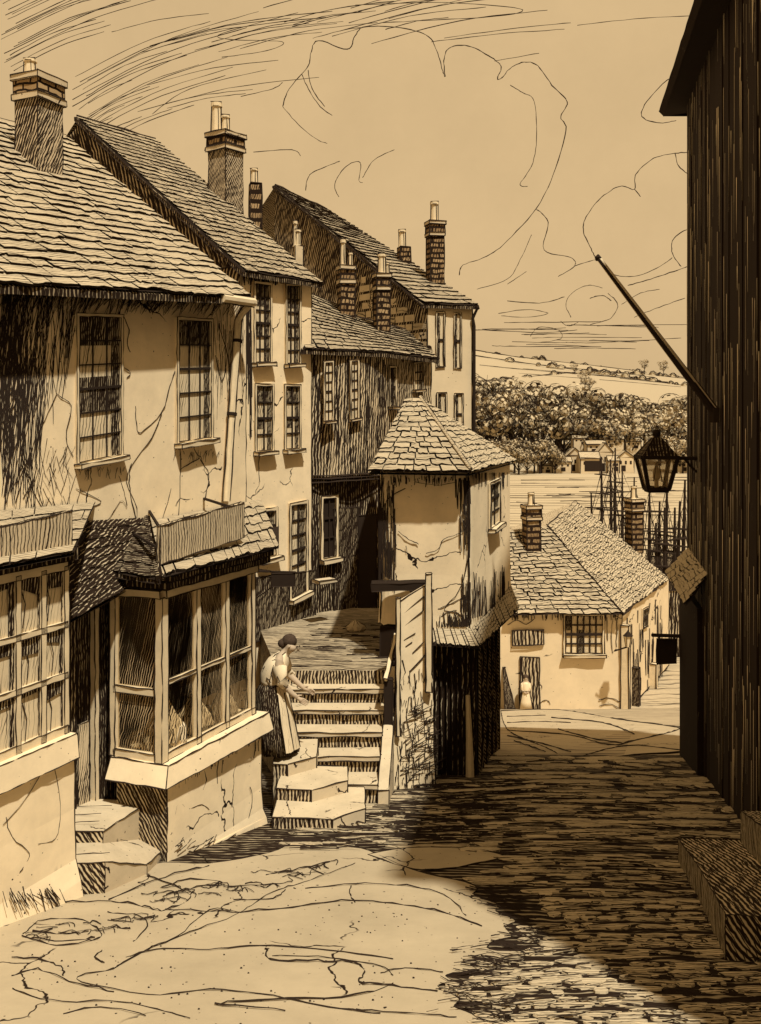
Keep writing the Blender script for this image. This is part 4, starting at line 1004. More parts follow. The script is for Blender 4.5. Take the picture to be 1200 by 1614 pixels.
chimney(hK, 1000, 786, 862, 45.0, 30, 'brick_far', [(999, 766, 9)], (1, .3))
for px, y0, y1, w_ in ((1002, 1052, 1146, .2), (1030, 1046, 1130, .28), (986, 985, 1140, .22)):
    mb = MB(); p = LS.at(px, .12); mb.box((p.x, p.y, g(p.y) - .2), w_, .3, -(y0 - CY) / F * p.y - g(p.y) + .2, 'wood_pale' if w_ > .2 else 'slate_edge', (sdir.x, sdir.y)); mb.build('post', hK)
mb = MB(); p0, p1 = LS.xz(986, -8.7, .06), LS.xz(1046, -9.6, .06)
window(hK, LS, 1012, 1019, (962, 958), (990, 986), 1, 2, 'pane_dark', sill=False, fr=.08, o=.01); window(hK, LS, 1027, 1034, (1055, 1052), (1090, 1086), 1, 2, 'ink', sill=False, fr=.08, o=.01)
mb = MB(); c = LK.pt(832, 1005, .03); mb.hexa([LK.pt(808, 1017, .02), LK.pt(857, 1016, .02), LK.pt(857, 993, .02), LK.pt(808, 994, .02)], [LK.pt(808, 1017, .1), LK.pt(857, 1016, .1), LK.pt(857, 993, .1), LK.pt(808, 994, .1)], 'sign_far')
tag(mb.build('wall_sign', base=c), 'blank dark oblong board on the cottage wall above its door', 'sign')
mb = MB()
q = [LK.pt(796, 1118, .5), LK.pt(812, 1116, .4), LK.pt(793, 1052, .06)]; q[0].z = g(q[0].y); q[1].z = g(q[1].y)
mb.hexa([q[0], q[1], q[2] + V((.08, 0, 0)), q[2]], [p + V((0, .06, 0)) for p in (q[0], q[1], q[2] + V((.08, 0, 0)), q[2])], 'dark_board'); tag(mb.build('leaning_plank', base=q[0]), 'dark planks leaning against the left end of the cottage wall', 'plank')
# cottage corner lantern
mb = MB(); c = LS.pt(990, 1010, .5); sc = .36
mb.lathe(c, [(sc * .25, -sc * .6), (sc * .42, sc * .5)], 'wood_pale', 6); mb.lathe(c + V((0, 0, sc * .5)), [(sc * .55, 0), (sc * .1, sc * .45), (sc * .03, sc * .6)], 'ink', 6)
for q in range(6):
    an = q * math.pi / 3; mb.ink([c + V((math.cos(an) * sc * .25, math.sin(an) * sc * .25, -sc * .6)), c + V((math.cos(an) * sc * .42, math.sin(an) * sc * .42, sc * .5))], .02)
mb.tube([c + V((0, 0, -sc * .6)), c - LS.n * .5 + V((0, 0, -sc * 1.2))], .03, 'ink', 5)
tag(mb.build('wall_lantern', base=c), 'small lantern fixed to the corner of the cottage', 'lamp')
# ================================================================== DARK BUILDING ON THE RIGHT
LR = Line((4.75, 14.7), (-.195, -1.0)); nR = V((-LR.d.y * 0 - 1, .195, 0)).normalized()
def rp(Y, z, o=0): return V((4.75 - .195 * (14.7 - Y), Y, z)) + nR * o
hR = thing('tarred_warehouse', rp(10, g(10)), 'huge dark boarded building filling the right side of the lane', 'building')
mb = MB(); Yn, Yf = 3.5, 14.7; ztop = 4.75
back = V((3.6, 0, 0))
b = [rp(Yn, -5.8), rp(Yf, -5.8), rp(Yf, -5.8) + back, rp(Yn, -5.8) + back]; mb.hexa(b, [zz(p, ztop) for p in b], 'tar_board', False)
Yv = Yn
while Yv < Yf - .02:
    wv = min(U(.14, .30), Yf - Yv); th = U(.008, .03)
    q = [rp(Yv + .006, 0, .001), rp(Yv + wv - .006, 0, .001), rp(Yv + wv - .006, 0, th), rp(Yv + .006, 0, th)]
    mb.hexa([zz(p, g(p.y) - .1) for p in q], [zz(p, ztop) for p in q], 'tar_board', False); Yv += wv
for i in range(420):
    Yv = U(8.5, 14.6); z = U(-4.6, 4.4); L = U(.2, 1.4) * Yv / 12; mb.face([rp(Yv, z, .034), rp(Yv + .003 * R() + .003, z, .034), rp(Yv + S(.02) + .004, z + L, .034), rp(Yv + S(.02), z + L, .034)], 'linen')
mb.build('wall', hR)
rf = MB(); e0, e1 = rp(3.4, 4.57, .34), rp(14.95, 4.57, .34); r0, r1 = e0 + V((2.1, 0, 2.7)), e1 + V((2.1, 0, 2.7))
rf.hexa([e0, e1, r1, r0], [p + V((-.07, 0, .08)) for p in (e0, e1, r1, r0)], 'tar_board')
b0, b1 = r0 + V((2.1, 0, -2.7)), r1 + V((2.1, 0, -2.7)); rf.face([r0, r1, b1, b0], 'tar_board'); rf.face([e1, r1, b1], 'tar_board'); rf.face([e0, r0, b0], 'tar_board'); rf.face([e0, e1, rp(14.95, 4.6), rp(3.4, 4.6)], 'ink')
rf.build('roof', hR)
# slated porch at the far corner
pr = MB(); a = rp(13.2, 0, .25); b_ = rp(14.6, 0, .42)
q = [rp(12.9, 0), rp(12.9, 0, .10), rp(14.65, 0, .13), rp(14.65, 0)]
pr.hexa([zz(p, g(p.y) - .1) for p in q], [zz(p, -2.75) for p in q], 'tar_board', False)
pr.build('porch_wall', hR)
pc = MB(); q = [rp(12.5, -2.62, .30), rp(14.5, -2.54, .34), rp(14.5, -2.15, .01), rp(12.5, -2.2, .01)]
pc.slates(q, 4, .3, th=.03, top='slate_far'); pc.face([p - V((0, 0, .03)) for p in q], 'ink'); pc.build('porch_roof', hR)
# stone blocks by the warehouse wall
st = thing('mounting_block', V((2.7, 7.2, g(7.2))), 'two big dark stone steps against the warehouse wall in the near corner', 'steps')
mb = MB(); q = [V((2.24, 6.18, 0)), V((3.3, 6.0, 0)), V((3.45, 8.4, 0)), V((2.66, 8.5, 0)), V((2.46, 7.3, 0))]; zq = [-3.30, -3.28, -3.84, -3.86, -3.56]
mb.hexa([zz(p, g(p.y) - .1) for p in q], [zz(p, z) for p, z in zip(q, zq)], 'plinth_dark', True, top='riser'); mb.build('step', st)
mb = MB(); q = [V((2.9, 6.9, 0)), V((3.5, 6.9, 0)), V((3.6, 8.35, 0)), V((3.16, 8.35, 0))]; zq = [-3.15, -3.13, -3.55, -3.55]
mb.hexa([zz(p, g(p.y) - .05) for p in q], [zz(p, z) for p, z in zip(q, zq)], 'plinth_dark', True, top='riser'); mb.build('step', st)
# flagpole
mb = MB(); a = P(1150, 662, 12.0); a = rp(11.55, -.15, .02); t_ = P(943, 406, 11.9)
mb.tube([a, lerp(a, t_, .5), t_], [.05, .045, .03], 'wood_pale', 6)
mb.tube([a + V((0, -.03, -.03)), t_ + V((0, -.02, -.02))], [.045, .018], 'ink', 6); mb.tube([a + V((.03, 0, .04)), lerp(a, t_, .98) + V((.02, 0, .012))], [.02, .01], 'ink', 5)
mb.lathe(t_, [(.03, -.04), (.045, 0), (.01, .04)], 'ink', 8); mb.lathe(lerp(a, t_, .02), [(.09, -.09), (.09, .09)], 'ink', 8)
tag(mb.build('flagpole', base=a), 'bare wooden pole slanting up and out from the dark warehouse wall', 'pole')
# hanging sign
mb = MB(); c0, c1 = P(1036, 1003, 15.0), P(1088, 1003, 14.5); mb.tube([c0 + V((-.08, 0, .02)), rp(14.5, c1.z, .0)], .03, 'ink', 5)
q = [P(1036, 1047, 15.0), P(1066, 1046, 14.85), P(1066, 1008, 14.85), P(1036, 1008, 15.0)]
mb.hexa(q, [p + V((.01, .05, 0)) for p in q], 'ink'); mb.ink([P(1040, 1003, 15), P(1040, 1010, 15)]); mb.ink([P(1062, 1003, 14.9), P(1062, 1010, 14.9)]); mb.ink([P(1070, 1010, 14.9), P(1086, 1022, 14.5)])
tag(mb.build('hanging_sign', base=c0), 'square black sign hanging from a bracket below the slated porch', 'sign')
# street lamp
Yl = 13.5; lc = P(1035, 770, Yl)
lp = thing('street_lamp', lc, 'large four-sided lantern bracketed from the dark warehouse wall', 'street lamp')
def lampq(z, r): return [lc + V((x * r, y * r, z)) for x, y in ((-1, -.8), (1, -.8), (1, .8), (-1, .8))]
hL = 50 / F * Yl; rb, rt = 16 / F * Yl, 27 / F * Yl
fm = MB(); lo, hi = lampq(0, rb), lampq(hL, rt)
fm.hexa([p - V((0, 0, .05)) for p in lo], lo, 'ink', False)
for i in range(4): fm.bar(lo[i], hi[i], .05, .05, 'ink', ink=False); fm.bar(hi[i], hi[(i + 1) % 4], .06, .05, 'ink', ink=False); fm.bar(lo[i], lo[(i + 1) % 4], .05, .05, 'ink', ink=False)
fr0 = fm.build('lantern_frame', lp)
gm = MB()
for i in range(4): gm.face([lo[i] * .98 + lc * .02, lo[(i + 1) % 4] * .98 + lc * .02, hi[(i + 1) % 4] * .98 + lc * .02, hi[i] * .98 + lc * .02], 'lamp_glass')
gm.build('pane', fr0)
cp = MB(); ch = 30 / F * Yl; ev = lampq(hL, rt * 1.08); tp = lampq(hL + ch, .055)
for i in range(4): cp.face([ev[i], ev[(i + 1) % 4], tp[(i + 1) % 4], tp[i]], 'slate_edge'); cp.ink([ev[i], tp[i]], .012); cp.ink([ev[i], ev[(i + 1) % 4]], .014)
cp.face(list(reversed(ev)), 'ink')
for j in range(1, 6):
    q = [lerp(ev[i], tp[i], j / 6) for i in range(4)]; cp.ink(q + [q[0]], .008)
cp.lathe(lc + V((0, 0, hL + ch)), [(.05, -.01), (.035, .02), (.06, .05), (.062, .08), (.03, .115)], 'ink', 10); cp.build('lamp_cap', lp)
bm = MB(); bm.lathe(lc, [(.03, 0), (.03, .12), (.055, .15), (.05, .25), (.02, .33), (.015, .38)], 'linen', 8); bm.ink([lc + V((-.06, -.06, .1)), lc + V((-.02, -.05, .36))], .012); bm.ink([lc + V((.06, -.06, .1)), lc + V((.02, -.05, .36))], .012); bm.build('burner', lp)
ar = MB(); za = hL - .02; w_ = rp(Yl, lc.z + za, .0); ar.tube([lc + V((rt, 0, za)), w_], .026, 'ink', 6); ar.tube(bend([lc + V((rt + .15, 0, za)), lc + V((rt + .25, 0, za - .12)), w_ - V((.02, 0, .2))], 5), .018, 'ink', 5); ar.build('bracket', lp)
# ================================================================== QUAY SHED behind
mb = MB(); a, b_ = P(1034, 640, 45.5), P(1120, 640, 45.5); 
q = [zz(a, g(45)), zz(b_, g(45)), zz(b_, g(45)) + V((0, .4, 0)), zz(a, g(45)) + V((0, .4, 0))]
mb.hexa(q, [zz(p, -10.0 + 1.2 * (i in (0, 1))) for i, p in enumerate(q)], 'sign_far')
for i in range(14):
    p = lerp(a, b_, i / 14); mb.ink([zz(p, g(45)) - V((0, .02, 0)), zz(p, -8.9) - V((0, .02, 0))], .03)
tag(mb.build('plank_fence', base=q[0]), 'upright plank fence on the quay beyond the cottage', 'fence')
# ================================================================== WATER AND FAR SHORE
WZ = -15.0
mb = MB(); mb.face([(-500, 46, WZ), (700, 46, WZ), (700, 212, WZ), (-500, 212, WZ)], 'water')
for i in range(46):
    y = U(790, 905) if R() < .3 else 752 + abs(random.gauss(0, 1)) * 26; x = U(800, 1090); Y = -WZ / ((y - CY) / F); L = U(15, 110)
    mb.ink([P(x, y, Y) + V((0, 0, .05)), P(x + L * .5, y + S(1.2), Y) + V((0, 0, .05)), P(x + L, y + S(1), Y) + V((0, 0, .05))], LW(Y) * U(.4, .8), .3)
struct(mb.build('water'))
def zh(x, Y):
    t_ = min(1, max(0, (Y - 204) / 496)); rz = 40 - .135 * (x - 68)
    rz = max(4, min(58, rz)); s_ = t_ * t_ * (3 - 2 * t_)
    z = -15.6 + (rz + 15.6) * (.35 * t_ + .65 * s_)
    if Y > 700: z -= (Y - 700) * .04
    return z + 1.6 * mnoise.noise(V((x * .012, Y * .012, 3))) * min(1, t_ * 4)
mb = MB(); xs = [-300 + 20 * i for i in range(46)]; ys = [200, 206, 214, 225, 240, 260, 290, 330, 380, 440, 500, 560, 620, 680, 700, 740, 900, 1200]
vs = [(x, y, zh(x, y)) for y in ys for x in xs]; nx = len(xs)
mb.mesh(vs, [(i * nx + j, i * nx + j + 1, (i + 1) * nx + j + 1, (i + 1) * nx + j) for i in range(len(ys) - 1) for j in range(nx - 1)], 'hill')
for i in range(60):
    x0 = U(40, 330); Y0 = U(330, 690); L = U(15, 90); mb.ink([V((x0 + L * q / 5, Y0 - L * .12 * q / 5, zh(x0 + L * q / 5, Y0 - L * .12 * q / 5) + .25)) for q in range(6)], LW(Y0) * U(.35, .6), .4)
struct(mb.build('hillside', smooth=False))
def hp(px, Y, up=0.0):
    x = (px - CX) / F * Y; return V((x, Y, zh(x, Y) + up))
# hedgerows on the hill
HL = [(430, 640, 745, 1180, 'long dark hedge line crossing the far field'), (700, 690, 740, 1200, 'hedge along the skyline of the far hill'), (560, 470, 745, 1150, 'thin hedge slanting down the middle of the far hill'), (350, 400, 745, 1000, 'short hedge just above the far wood')]
for Ya, Yb, pa, pb_, lab in HL:
    mb = MB(); pts = [hp(lerp(pa, pb_, t_ / 24), lerp(Ya, Yb, t_ / 24), .3) for t_ in range(25)]
    i = 0
    while i < 24:
        k = random.randint(3, 8); mb.ink(pts[i:min(25, i + k + 1)], LW(pts[i].y) * .8, .6); i += k + (R() < .35)
    for j in range(34 if Ya > 400 else 12):
        u_ = R() ** .8; p = hp(lerp(pa, pb_, u_), lerp(Ya, Yb, u_), 0); r = U(.5, 2.6) * p.y / 600; sq = U(.6, 1.3)
        arc = [p + V((math.cos(an) * r * 1.3, 0, max(0, math.sin(an)) * r * 1.3)) for an in [math.pi * q / 7 for q in range(8)]]
        mb.lathe(p - V((0, -.4, .3)), [(r * 1.2, 0), (r * 1.1, r * .6 * sq), (r * .7, r * 1.05 * sq), (r * .1, r * 1.15 * sq)], 'far_leaf', 7)
        for q in range(3): mb.ink([p + V((math.cos(an) * r * U(.8, 1.4) + S(r * .2), -r * .8, max(0, math.sin(an)) * r * sq * U(.8, 1.3))) for an in [math.pi * (q2 + R() * .4) / 6 for q2 in range(6)]], LW(p.y) * U(.35, .7), 1.0)
    tag(mb.build('hedgerow', base=pts[0]), lab, 'hedge', 'hedgerows on the far hill')
# trees
def tree_meshes(kind, seed):
    random.seed(seed); H = 1.0; tr = MB(); 
    tr.tube([(0, 0, -.05), (.01, 0, .2), (.0, 0, .45), (.02, 0, .8)], [.03, .022, .016, .006], 'ink', 6)
    for q in range(9):
        an = U(0, 6.28); h0 = U(.16, .5); L = U(.2, .42); tr.tube([(0, 0, h0), (math.cos(an) * L * .4, math.sin(an) * L * .4, h0 + L * .5), (math.cos(an) * L * .75, math.sin(an) * L * .75, h0 + L * 1.1)], [.012, .008, .003], 'ink', 4)
    cr = MB(); lumps = []
    for q in range(15 if kind else 11):
        an = U(0, 6.28); rr = U(.04, .30); z = U(.40, .84) ; rr *= 1.15 - abs(z - .6) * 1.3
        lumps.append((V((math.cos(an) * rr, math.sin(an) * rr, z)), U(.09, .17)))
    # leaf flakes through each clump
    for c, r in lumps:
        for q in range(46):
            d = V((random.gauss(0, 1), random.gauss(0, 1), random.gauss(0, 1))).normalized(); p = c + d * r * U(.5, 1.0); s_ = U(.012, .028)
            a = d.orthogonal().normalized() * s_; b2 = d.cross(a).normalized() * s_ * U(.6, 1.4)
            cr.face([p - a - b2, p + a - b2 * .7, p + a * .8 + b2, p - a + b2 * .8], 'far_leaf' if R() < .93 else 'ink')
        # scribbled leaf edge
        for q in range(4 if kind == 0 else 7):
            d0 = V((random.gauss(0, 1), -abs(random.gauss(0, 1.0)) - .1, random.gauss(0, 1) + .4)).normalized(); ax = V((random.gauss(0, .5), -1, random.gauss(0, .5))).normalized()
            u1 = (d0 - ax * d0.dot(ax)).normalized(); u2 = ax.cross(u1); sp = U(.8, 2.0); off = ax * U(-.1, .9)
            pts = [c + (off + (u1 * math.cos(t_ * sp / 5) + u2 * math.sin(t_ * sp / 5)) * math.sqrt(max(.1, 1 - off.length_squared))) * r * 1.04 for t_ in range(6)]
            cr.tube(pts, [.0018, .0034, .004, .0036, .003, .0016], 'ink', 3, False)
    if kind == 2:
        for q in range(70):
            x, z = U(-.3, .3), U(.2, .85); cr.tube([(x * .6, U(-.35, .1), z - U(.1, .25)), (x * .8, U(-.35, 0), z), (x + S(.03), U(-.35, .0), z + .06)], [.004, .0035, .002], 'ink', 3, False)
    return tr, cr
protos = []
for kind in (0, 1, 2):
    for sd_ in range(2):
        tr, cr = tree_meshes(kind, 50 + kind * 7 + sd_)
        o = bpy.data.objects.new('broadleaf_tree', None); COL.objects.link(o)
        a = tr.build('trunk', o); b_ = cr.build('crown', o); protos.append((o, a, b_))
random.seed(11)
spots = []
for px in range(735, 1125, 15):        # rows up the bank
    f_ = (px - 735) / 390
    spots.append((px + S(7), U(252, 268), lerp(21, 13.5, f_) * U(.85, 1.15), 2 if f_ < .45 and R() < .7 else 1, 'back'))
for px in range(742, 1125, 17):
    f_ = (px - 735) / 390
    if R() < .9: spots.append((px + S(9), U(228, 242), lerp(18, 12, f_) * U(.8, 1.15), 2 if f_ < .4 and R() < .5 else (1 if f_ < .6 else 0), 'mid'))
for px in list(range(748, 880, 9)) + list(range(1052, 1122, 9)):
    spots.append((px + S(5), U(208, 218), U(6.0, 9.5), 1 if px < 900 else 0, 'shore'))
spots += [(922, 430, 10, 0, 'field'), (906, 500, 6, 0, 'field'), (930, 420, 7, 0, 'field'), (1016, 600, 9, 0, 'field'), (1046, 600, 10, 0, 'field')]
labs = {'back': {0: 'pale leafy tree in the top row of the far wood', 1: 'scribbly round tree in the top row of the far wood', 2: 'dark twiggy tree in the top row of the far wood'},
        'mid': {0: 'pale leafy tree halfway up the far bank', 1: 'scribbly round tree halfway up the far bank', 2: 'dark twiggy tree halfway up the far bank'},
        'shore': {0: 'low pale tree at the water edge near the lamp', 1: 'low scribbly tree at the water edge left of the hamlet'}, 'field': {0: 'lone pale tree out in the far fields'}}
used = set()
for px, Y, h, kind, row in spots:
    i = kind * 2 + random.randint(0, 1); o, a, b_ = protos[i]
    if i in used:
        n_ = o.copy(); COL.objects.link(n_)
        for ch in (a, b_):
            c_ = ch.copy(); COL.objects.link(c_); c_.parent = n_
    else: n_ = o; used.add(i)
    p = hp(px, Y, -.1); n_.location = p; n_.rotation_euler = (0, 0, S(.5)); n_.scale = (h * U(.95, 1.3), h, h)
    tag(n_, labs[row][kind], 'tree', {'back': 'trees along the top of the far wood', 'mid': 'trees on the far bank', 'shore': 'trees at the far water edge', 'field': 'trees in the far fields'}[row])
for i, (o, a, b_) in enumerate(protos):
    if i not in used:
        for q in (a, b_, o): bpy.data.objects.remove(q)
# hamlet
HM = [(884, 742, 30, 22, 214, 1), (905, 742, 24, 36, 216, 0), (928, 742, 30, 30, 213, 1), (952, 742, 24, 44, 217, 0), (938, 712, 30, 18, 226, 1), (966, 742, 18, 24, 213, 1), (984, 742, 26, 32, 214, 0), (914, 700, 24, 14, 232, 1), (966, 704, 30, 18, 228, 1), (996, 706, 24, 16, 229, 1), (862, 744, 26, 16, 215, 1), (1076, 742, 24, 22, 214, 0)]
names = ['long low house with a dark doorway on the far shore', 'tall gable-fronted house left of the far hamlet', 'house with a dark boat door in the middle of the far hamlet', 'tallest gabled house of the far hamlet', 'flat-roofed house above the middle of the hamlet', 'narrow house right of the tallest far gable', 'broad gabled house at the right end of the hamlet',
         'topmost little house at the left of the hamlet', 'long house high above the tallest far gable', 'top right house of the hamlet', 'low shed at the left end of the hamlet', 'lone gabled house beside the lamp on the far shore']
for (px, py, wpx, hpx, Y, side), lab in zip(HM, names):
    w_, h = wpx / F * Y, hpx / F * Y; b0 = P(px, py, Y); gz = zh(b0.x, Y); zb_ = b0.z
    t_ = thing('far_house', (b0.x, Y, min(gz, zb_)), lab, 'house', 'houses of the far hamlet')
    mb = MB(); lw = LW(Y) * .8; d = w_ * .8; zl = min(gz, zb_) - .3; hb = h * .68
    mb.box((b0.x, Y, zl), w_, d, zb_ + hb - zl, 'far_wall', wd=lw)
    for q in range(3):
        x = b0.x + (q - 1) * w_ * .3; mb.face([(x - .22, Y - d / 2 - .03, zb_ + hb * .5), (x + .22, Y - d / 2 - .03, zb_ + hb * .5), (x + .22, Y - d / 2 - .03, zb_ + hb * .75), (x - .22, Y - d / 2 - .03, zb_ + hb * .75)], 'ink')
    if not side: mb.face([(b0.x - w_ / 2, Y - d / 2, zb_ + hb), (b0.x + w_ / 2, Y - d / 2, zb_ + hb), (b0.x, Y - d / 2, zb_ + h)], 'far_wall')
    mb.build('wall', t_)
    dm = MB(); x = b0.x + S(.2) * w_; dw = .5 if px != 928 else 1.8; dh = hb * .42 if px != 928 else hb * .8
    dm.face([(x - dw, Y - d / 2 - .04, zb_), (x + dw, Y - d / 2 - .04, zb_), (x + dw, Y - d / 2 - .04, zb_ + dh), (x - dw, Y - d / 2 - .04, zb_ + dh)], 'ink'); dm.build('door', t_)
    rm = MB(); X0, X1, Y0, Y1, Z0, Z1 = b0.x - w_ * .54, b0.x + w_ * .54, Y - d * .56, Y + d * .56, zb_ + hb - .05, zb_ + h
    if side: a, b2, c, d2, r0, r1 = V((X0, Y0, Z0)), V((X1, Y0, Z0)), V((X1, Y1, Z0)), V((X0, Y1, Z0)), V((X0, Y, Z1)), V((X1, Y, Z1)); fs = [[a, b2, r1, r0], [c, d2, r0, r1], [a, r0, d2], [b2, c, r1]]
    else: a, b2, c, d2, r0, r1 = V((X0, Y0, Z0)), V((X1, Y0, Z0)), V((X1, Y1, Z0)), V((X0, Y1, Z0)), V((b0.x, Y0, Z1)), V((b0.x, Y1, Z1)); fs = [[a, r0, r1, d2], [b2, c, r1, r0]]
    for f in fs: rm.face(f, 'slate_far')
    rm.ink([a, b2] if side else [a, r0], lw); rm.ink([r0, r1] if side else [r0, b2], lw); rm.ink([b2, r1] if side else [r0, r1], lw)
    if side: rm.ink([a, r0], lw)
    rm.build('roof', t_)
# ships
def ship(px, Y, masts, lab, ax):
    b0 = P(px, 640, Y); z = WZ; t_ = thing('sailing_ship', (b0.x, Y, z), lab, 'ship', 'ships moored at the quay')
    A = V((ax[0], ax[1], 0)).normalized(); Q = V((-A.y, A.x, 0)); L = 16.0; mb = MB(); sec = []
    for i in range(9):
        u_ = i / 8 * 2 - 1; wd = 2.1 * (1 - abs(u_) ** 2.6) + .12; sh_ = 1.5 + .7 * u_ * u_
        c = V((b0.x, Y, z)) + A * u_ * L / 2; sec.append([c + Q * wd + V((0, 0, sh_)), c + Q * wd * .7 + V((0, 0, -.2)), c - Q * wd * .7 + V((0, 0, -.2)), c - Q * wd + V((0, 0, sh_))])
    for a, b2 in zip(sec[:-1], sec[1:]):
        for i in range(4): mb.face([a[i], a[(i + 1) % 4], b2[(i + 1) % 4], b2[i]], 'dark_board')
    mb.face(sec[0], 'dark_board'); mb.face(sec[-1], 'dark_board'); mb.build('hull', t_)
    tops = []
    for mpx, ytop, yards in masts:
        m_ = MB(); tp = P(mpx, ytop, Y); u_ = (tp.x - b0.x) / max(.2, A.x) if abs(A.x) > .2 else 0; u_ = max(-7, min(7, u_)); ft = V((b0.x, Y, z + 1.2)) + A * u_
        ft = V((lerp(tp.x, ft.x, .25), ft.y, ft.z)); m_.tube([ft, lerp(ft, tp, .6), tp], [.15, .12, .06], 'ink', 6); ma = m_.build('mast', t_); tops.append((ft, tp))
        for y, hw, tl in yards:
            k = (-(y - CY) / F * Y - ft.z) / (tp.z - ft.z); c = lerp(ft, tp, k); ym = MB(); w2 = hw / F * Y
            ym.tube([c + V((-w2, -.2, w2 * tl)), c + V((0, -.2, .03)), c + V((w2, -.2, -w2 * tl))], [.04, .07, .04], 'ink', 5); ym.build('yard', ma)
    rg = MB()
    for ft, tp in tops:
        for q in range(7):
            s_ = (q - 3) / 3; k = U(.55, .98); rg.ink([lerp(ft, tp, k), ft + V((s_ * 2.2, S(.8), .1))], LW(Y) * .62, .4)
    for (f1, t1), (f2, t2) in zip(tops[:-1], tops[1:]): rg.ink([t1, lerp(f2, t2, .75)], LW(Y) * .4); rg.ink([lerp(f1, t1, .7), lerp(f2, t2, .9)], LW(Y) * .4)
    rg.build('rigging', t_)
ship(962, 72, [(948, 720, [(778, 20, .1), (800, 24, 0), (748, 12, .1)]), (970, 706, [(760, 14, .1), (776, 26, -.05), (805, 30, .08)]), (932, 776, [(800, 12, .1), (822, 14, 0)])], 'three-masted ship just above the ridge of the cottage roof', (.9, .5))
ship(985, 80, [(962, 724, [(770, 16, .2), (790, 18, 0)]), (981, 742, [(784, 18, .1), (812, 22, .1)]), (1000, 752, [(802, 18, -.1)])], 'ship of slender masts half hidden by the right cottage chimney', (.9, .5))
ship(1020, 62, [(1024, 768, [(806, 32, 0), (850, 22, .1)]), (1040, 790, [(838, 26, .05), (870, 22, 0)]), (1052, 752, [(845, 30, .12), (880, 34, .1)])], 'ship with crossed yards between the right chimney and the lamp', (.9, .4))
ship(1056, 56, [(1080, 756, [(835, 32, .1), (872, 40, .12), (918, 30, 0)]), (1064, 800, [(860, 26, .1), (900, 30, .06)]), (1034, 824, [(868, 30, .15), (900, 20, 0), (930, 22, .1)])], 'nearest ship of leaning masts beside the dark warehouse', (.8, .6))
ship(1046, 52, [(1048, 800, [(858, 24, .12), (893, 30, .08)]), (1072, 790, [(850, 22, -.1), (905, 26, .1)])], 'small two-masted ship behind the plank fence on the quay', (.7, .7))
# ================================================================== SKY LINES AND CLOUDS
def skyline(name, lines, Y, wd, label=None):
    mb = MB()
    for q in lines:
        pts = bend([P(x, y, Y) for x, y in q], 6); mb.ink(pts, wd / F * Y * U(.8, 1.2), .8, seg=Y * .01)
    o = mb.build(name, base=P(lines[0][0][0], lines[0][0][1], Y))
    if label: tag(o, label, 'cloud', 'clouds in the sky')
    else: struct(o)
CL = [([[(446, 168), (456, 140), (486, 104), (490, 84), (502, 64), (548, 78), (560, 56), (578, 42), (640, 45), (676, 58), (690, 84), (698, 112), (702, 120), (700, 96), (708, 76), (738, 72), (770, 88), (790, 104), (784, 124), (792, 122), (804, 108), (826, 98), (848, 104), (870, 134), (894, 160), (884, 184), (892, 206), (872, 276), (846, 328), (800, 380), (768, 404), (730, 418), (724, 434)],
        [(446, 168), (470, 196), (500, 220), (516, 226)], [(476, 116), (486, 140), (505, 168), (524, 182)], [(486, 110), (492, 140), (512, 168)], [(804, 134), (824, 146), (842, 160), (846, 220), (838, 262), (820, 290), (832, 294)]], 'huge billowing cloud outlined over the chimneys'),
      ([[(482, 300), (488, 276), (516, 262), (536, 254)], [(534, 310), (528, 290), (546, 262), (568, 256), (566, 284), (572, 288)], [(572, 280), (590, 252), (622, 236)]], 'small curling cloud wisps above the far slate roof'),
      ([[(1085, 120), (1058, 122), (1020, 160), (1012, 184), (1040, 194), (1066, 190)]], 'little cloud beside the warehouse eave'),
      ([[(1090, 240), (1064, 242), (1030, 250), (1002, 276), (1000, 298), (976, 294), (948, 312), (924, 342), (920, 366), (932, 392), (940, 408)], [(1000, 298), (1010, 310)], [(1086, 360), (1062, 376), (1060, 400), (1074, 420)], [(1064, 242), (1070, 262), (1090, 278)]], 'rounded cloud behind the slanting pole'),
      ([[(846, 330), (864, 350), (858, 394), (900, 406), (905, 420), (880, 436)], [(838, 370), (820, 410), (800, 440), (752, 456)], [(830, 428), (800, 448)], [(900, 500), (892, 480), (902, 462), (926, 450), (950, 454)], [(958, 462), (974, 480), (962, 502), (930, 512)], [(912, 508), (896, 514), (884, 506)], [(930, 470), (950, 466), (964, 474)], [(800, 474), (850, 478), (890, 468)], [(786, 494), (830, 488), (864, 494), (830, 500), (790, 498)], [(905, 420), (942, 410), (960, 430), (1000, 436), (1040, 420), (1060, 406)], [(990, 450), (1020, 442), (1056, 430), (1084, 420)], [(980, 480), (1010, 462), (1040, 456)], [(1000, 500), (1040, 484), (1080, 470)], [(750, 520), (850, 524), (910, 520)], [(836, 530), (850, 516), (880, 520), (884, 534), (850, 540)]], 'low flat clouds stacked over the far hill')]
for L, lab in CL: skyline('cloud', L, 900, .75, lab)
SL = []
for i in range(40):
    y0 = 8 + i * 6.2 + S(3); x0 = U(0, 30) + max(0, (i - 18)) * 6; L = U(120, 330) - i * 2
    if y0 > 118 + x0 * .12 and x0 < 110: x0 = 110 + U(0, 30)
    SL.append([(x0, y0), (x0 + L * .5, y0 - L * .22 - i * .4), (x0 + L, y0 - L * .36 - i * .6)])
for i in range(30):
    x0 = U(170, 620); y0 = U(10, 70) if x0 > 400 else U(40, 210); L = U(80, 300); SL.append([(x0, y0), (x0 + L * .5, y0 - L * .13), (min(910, x0 + L), y0 - L * .19)])
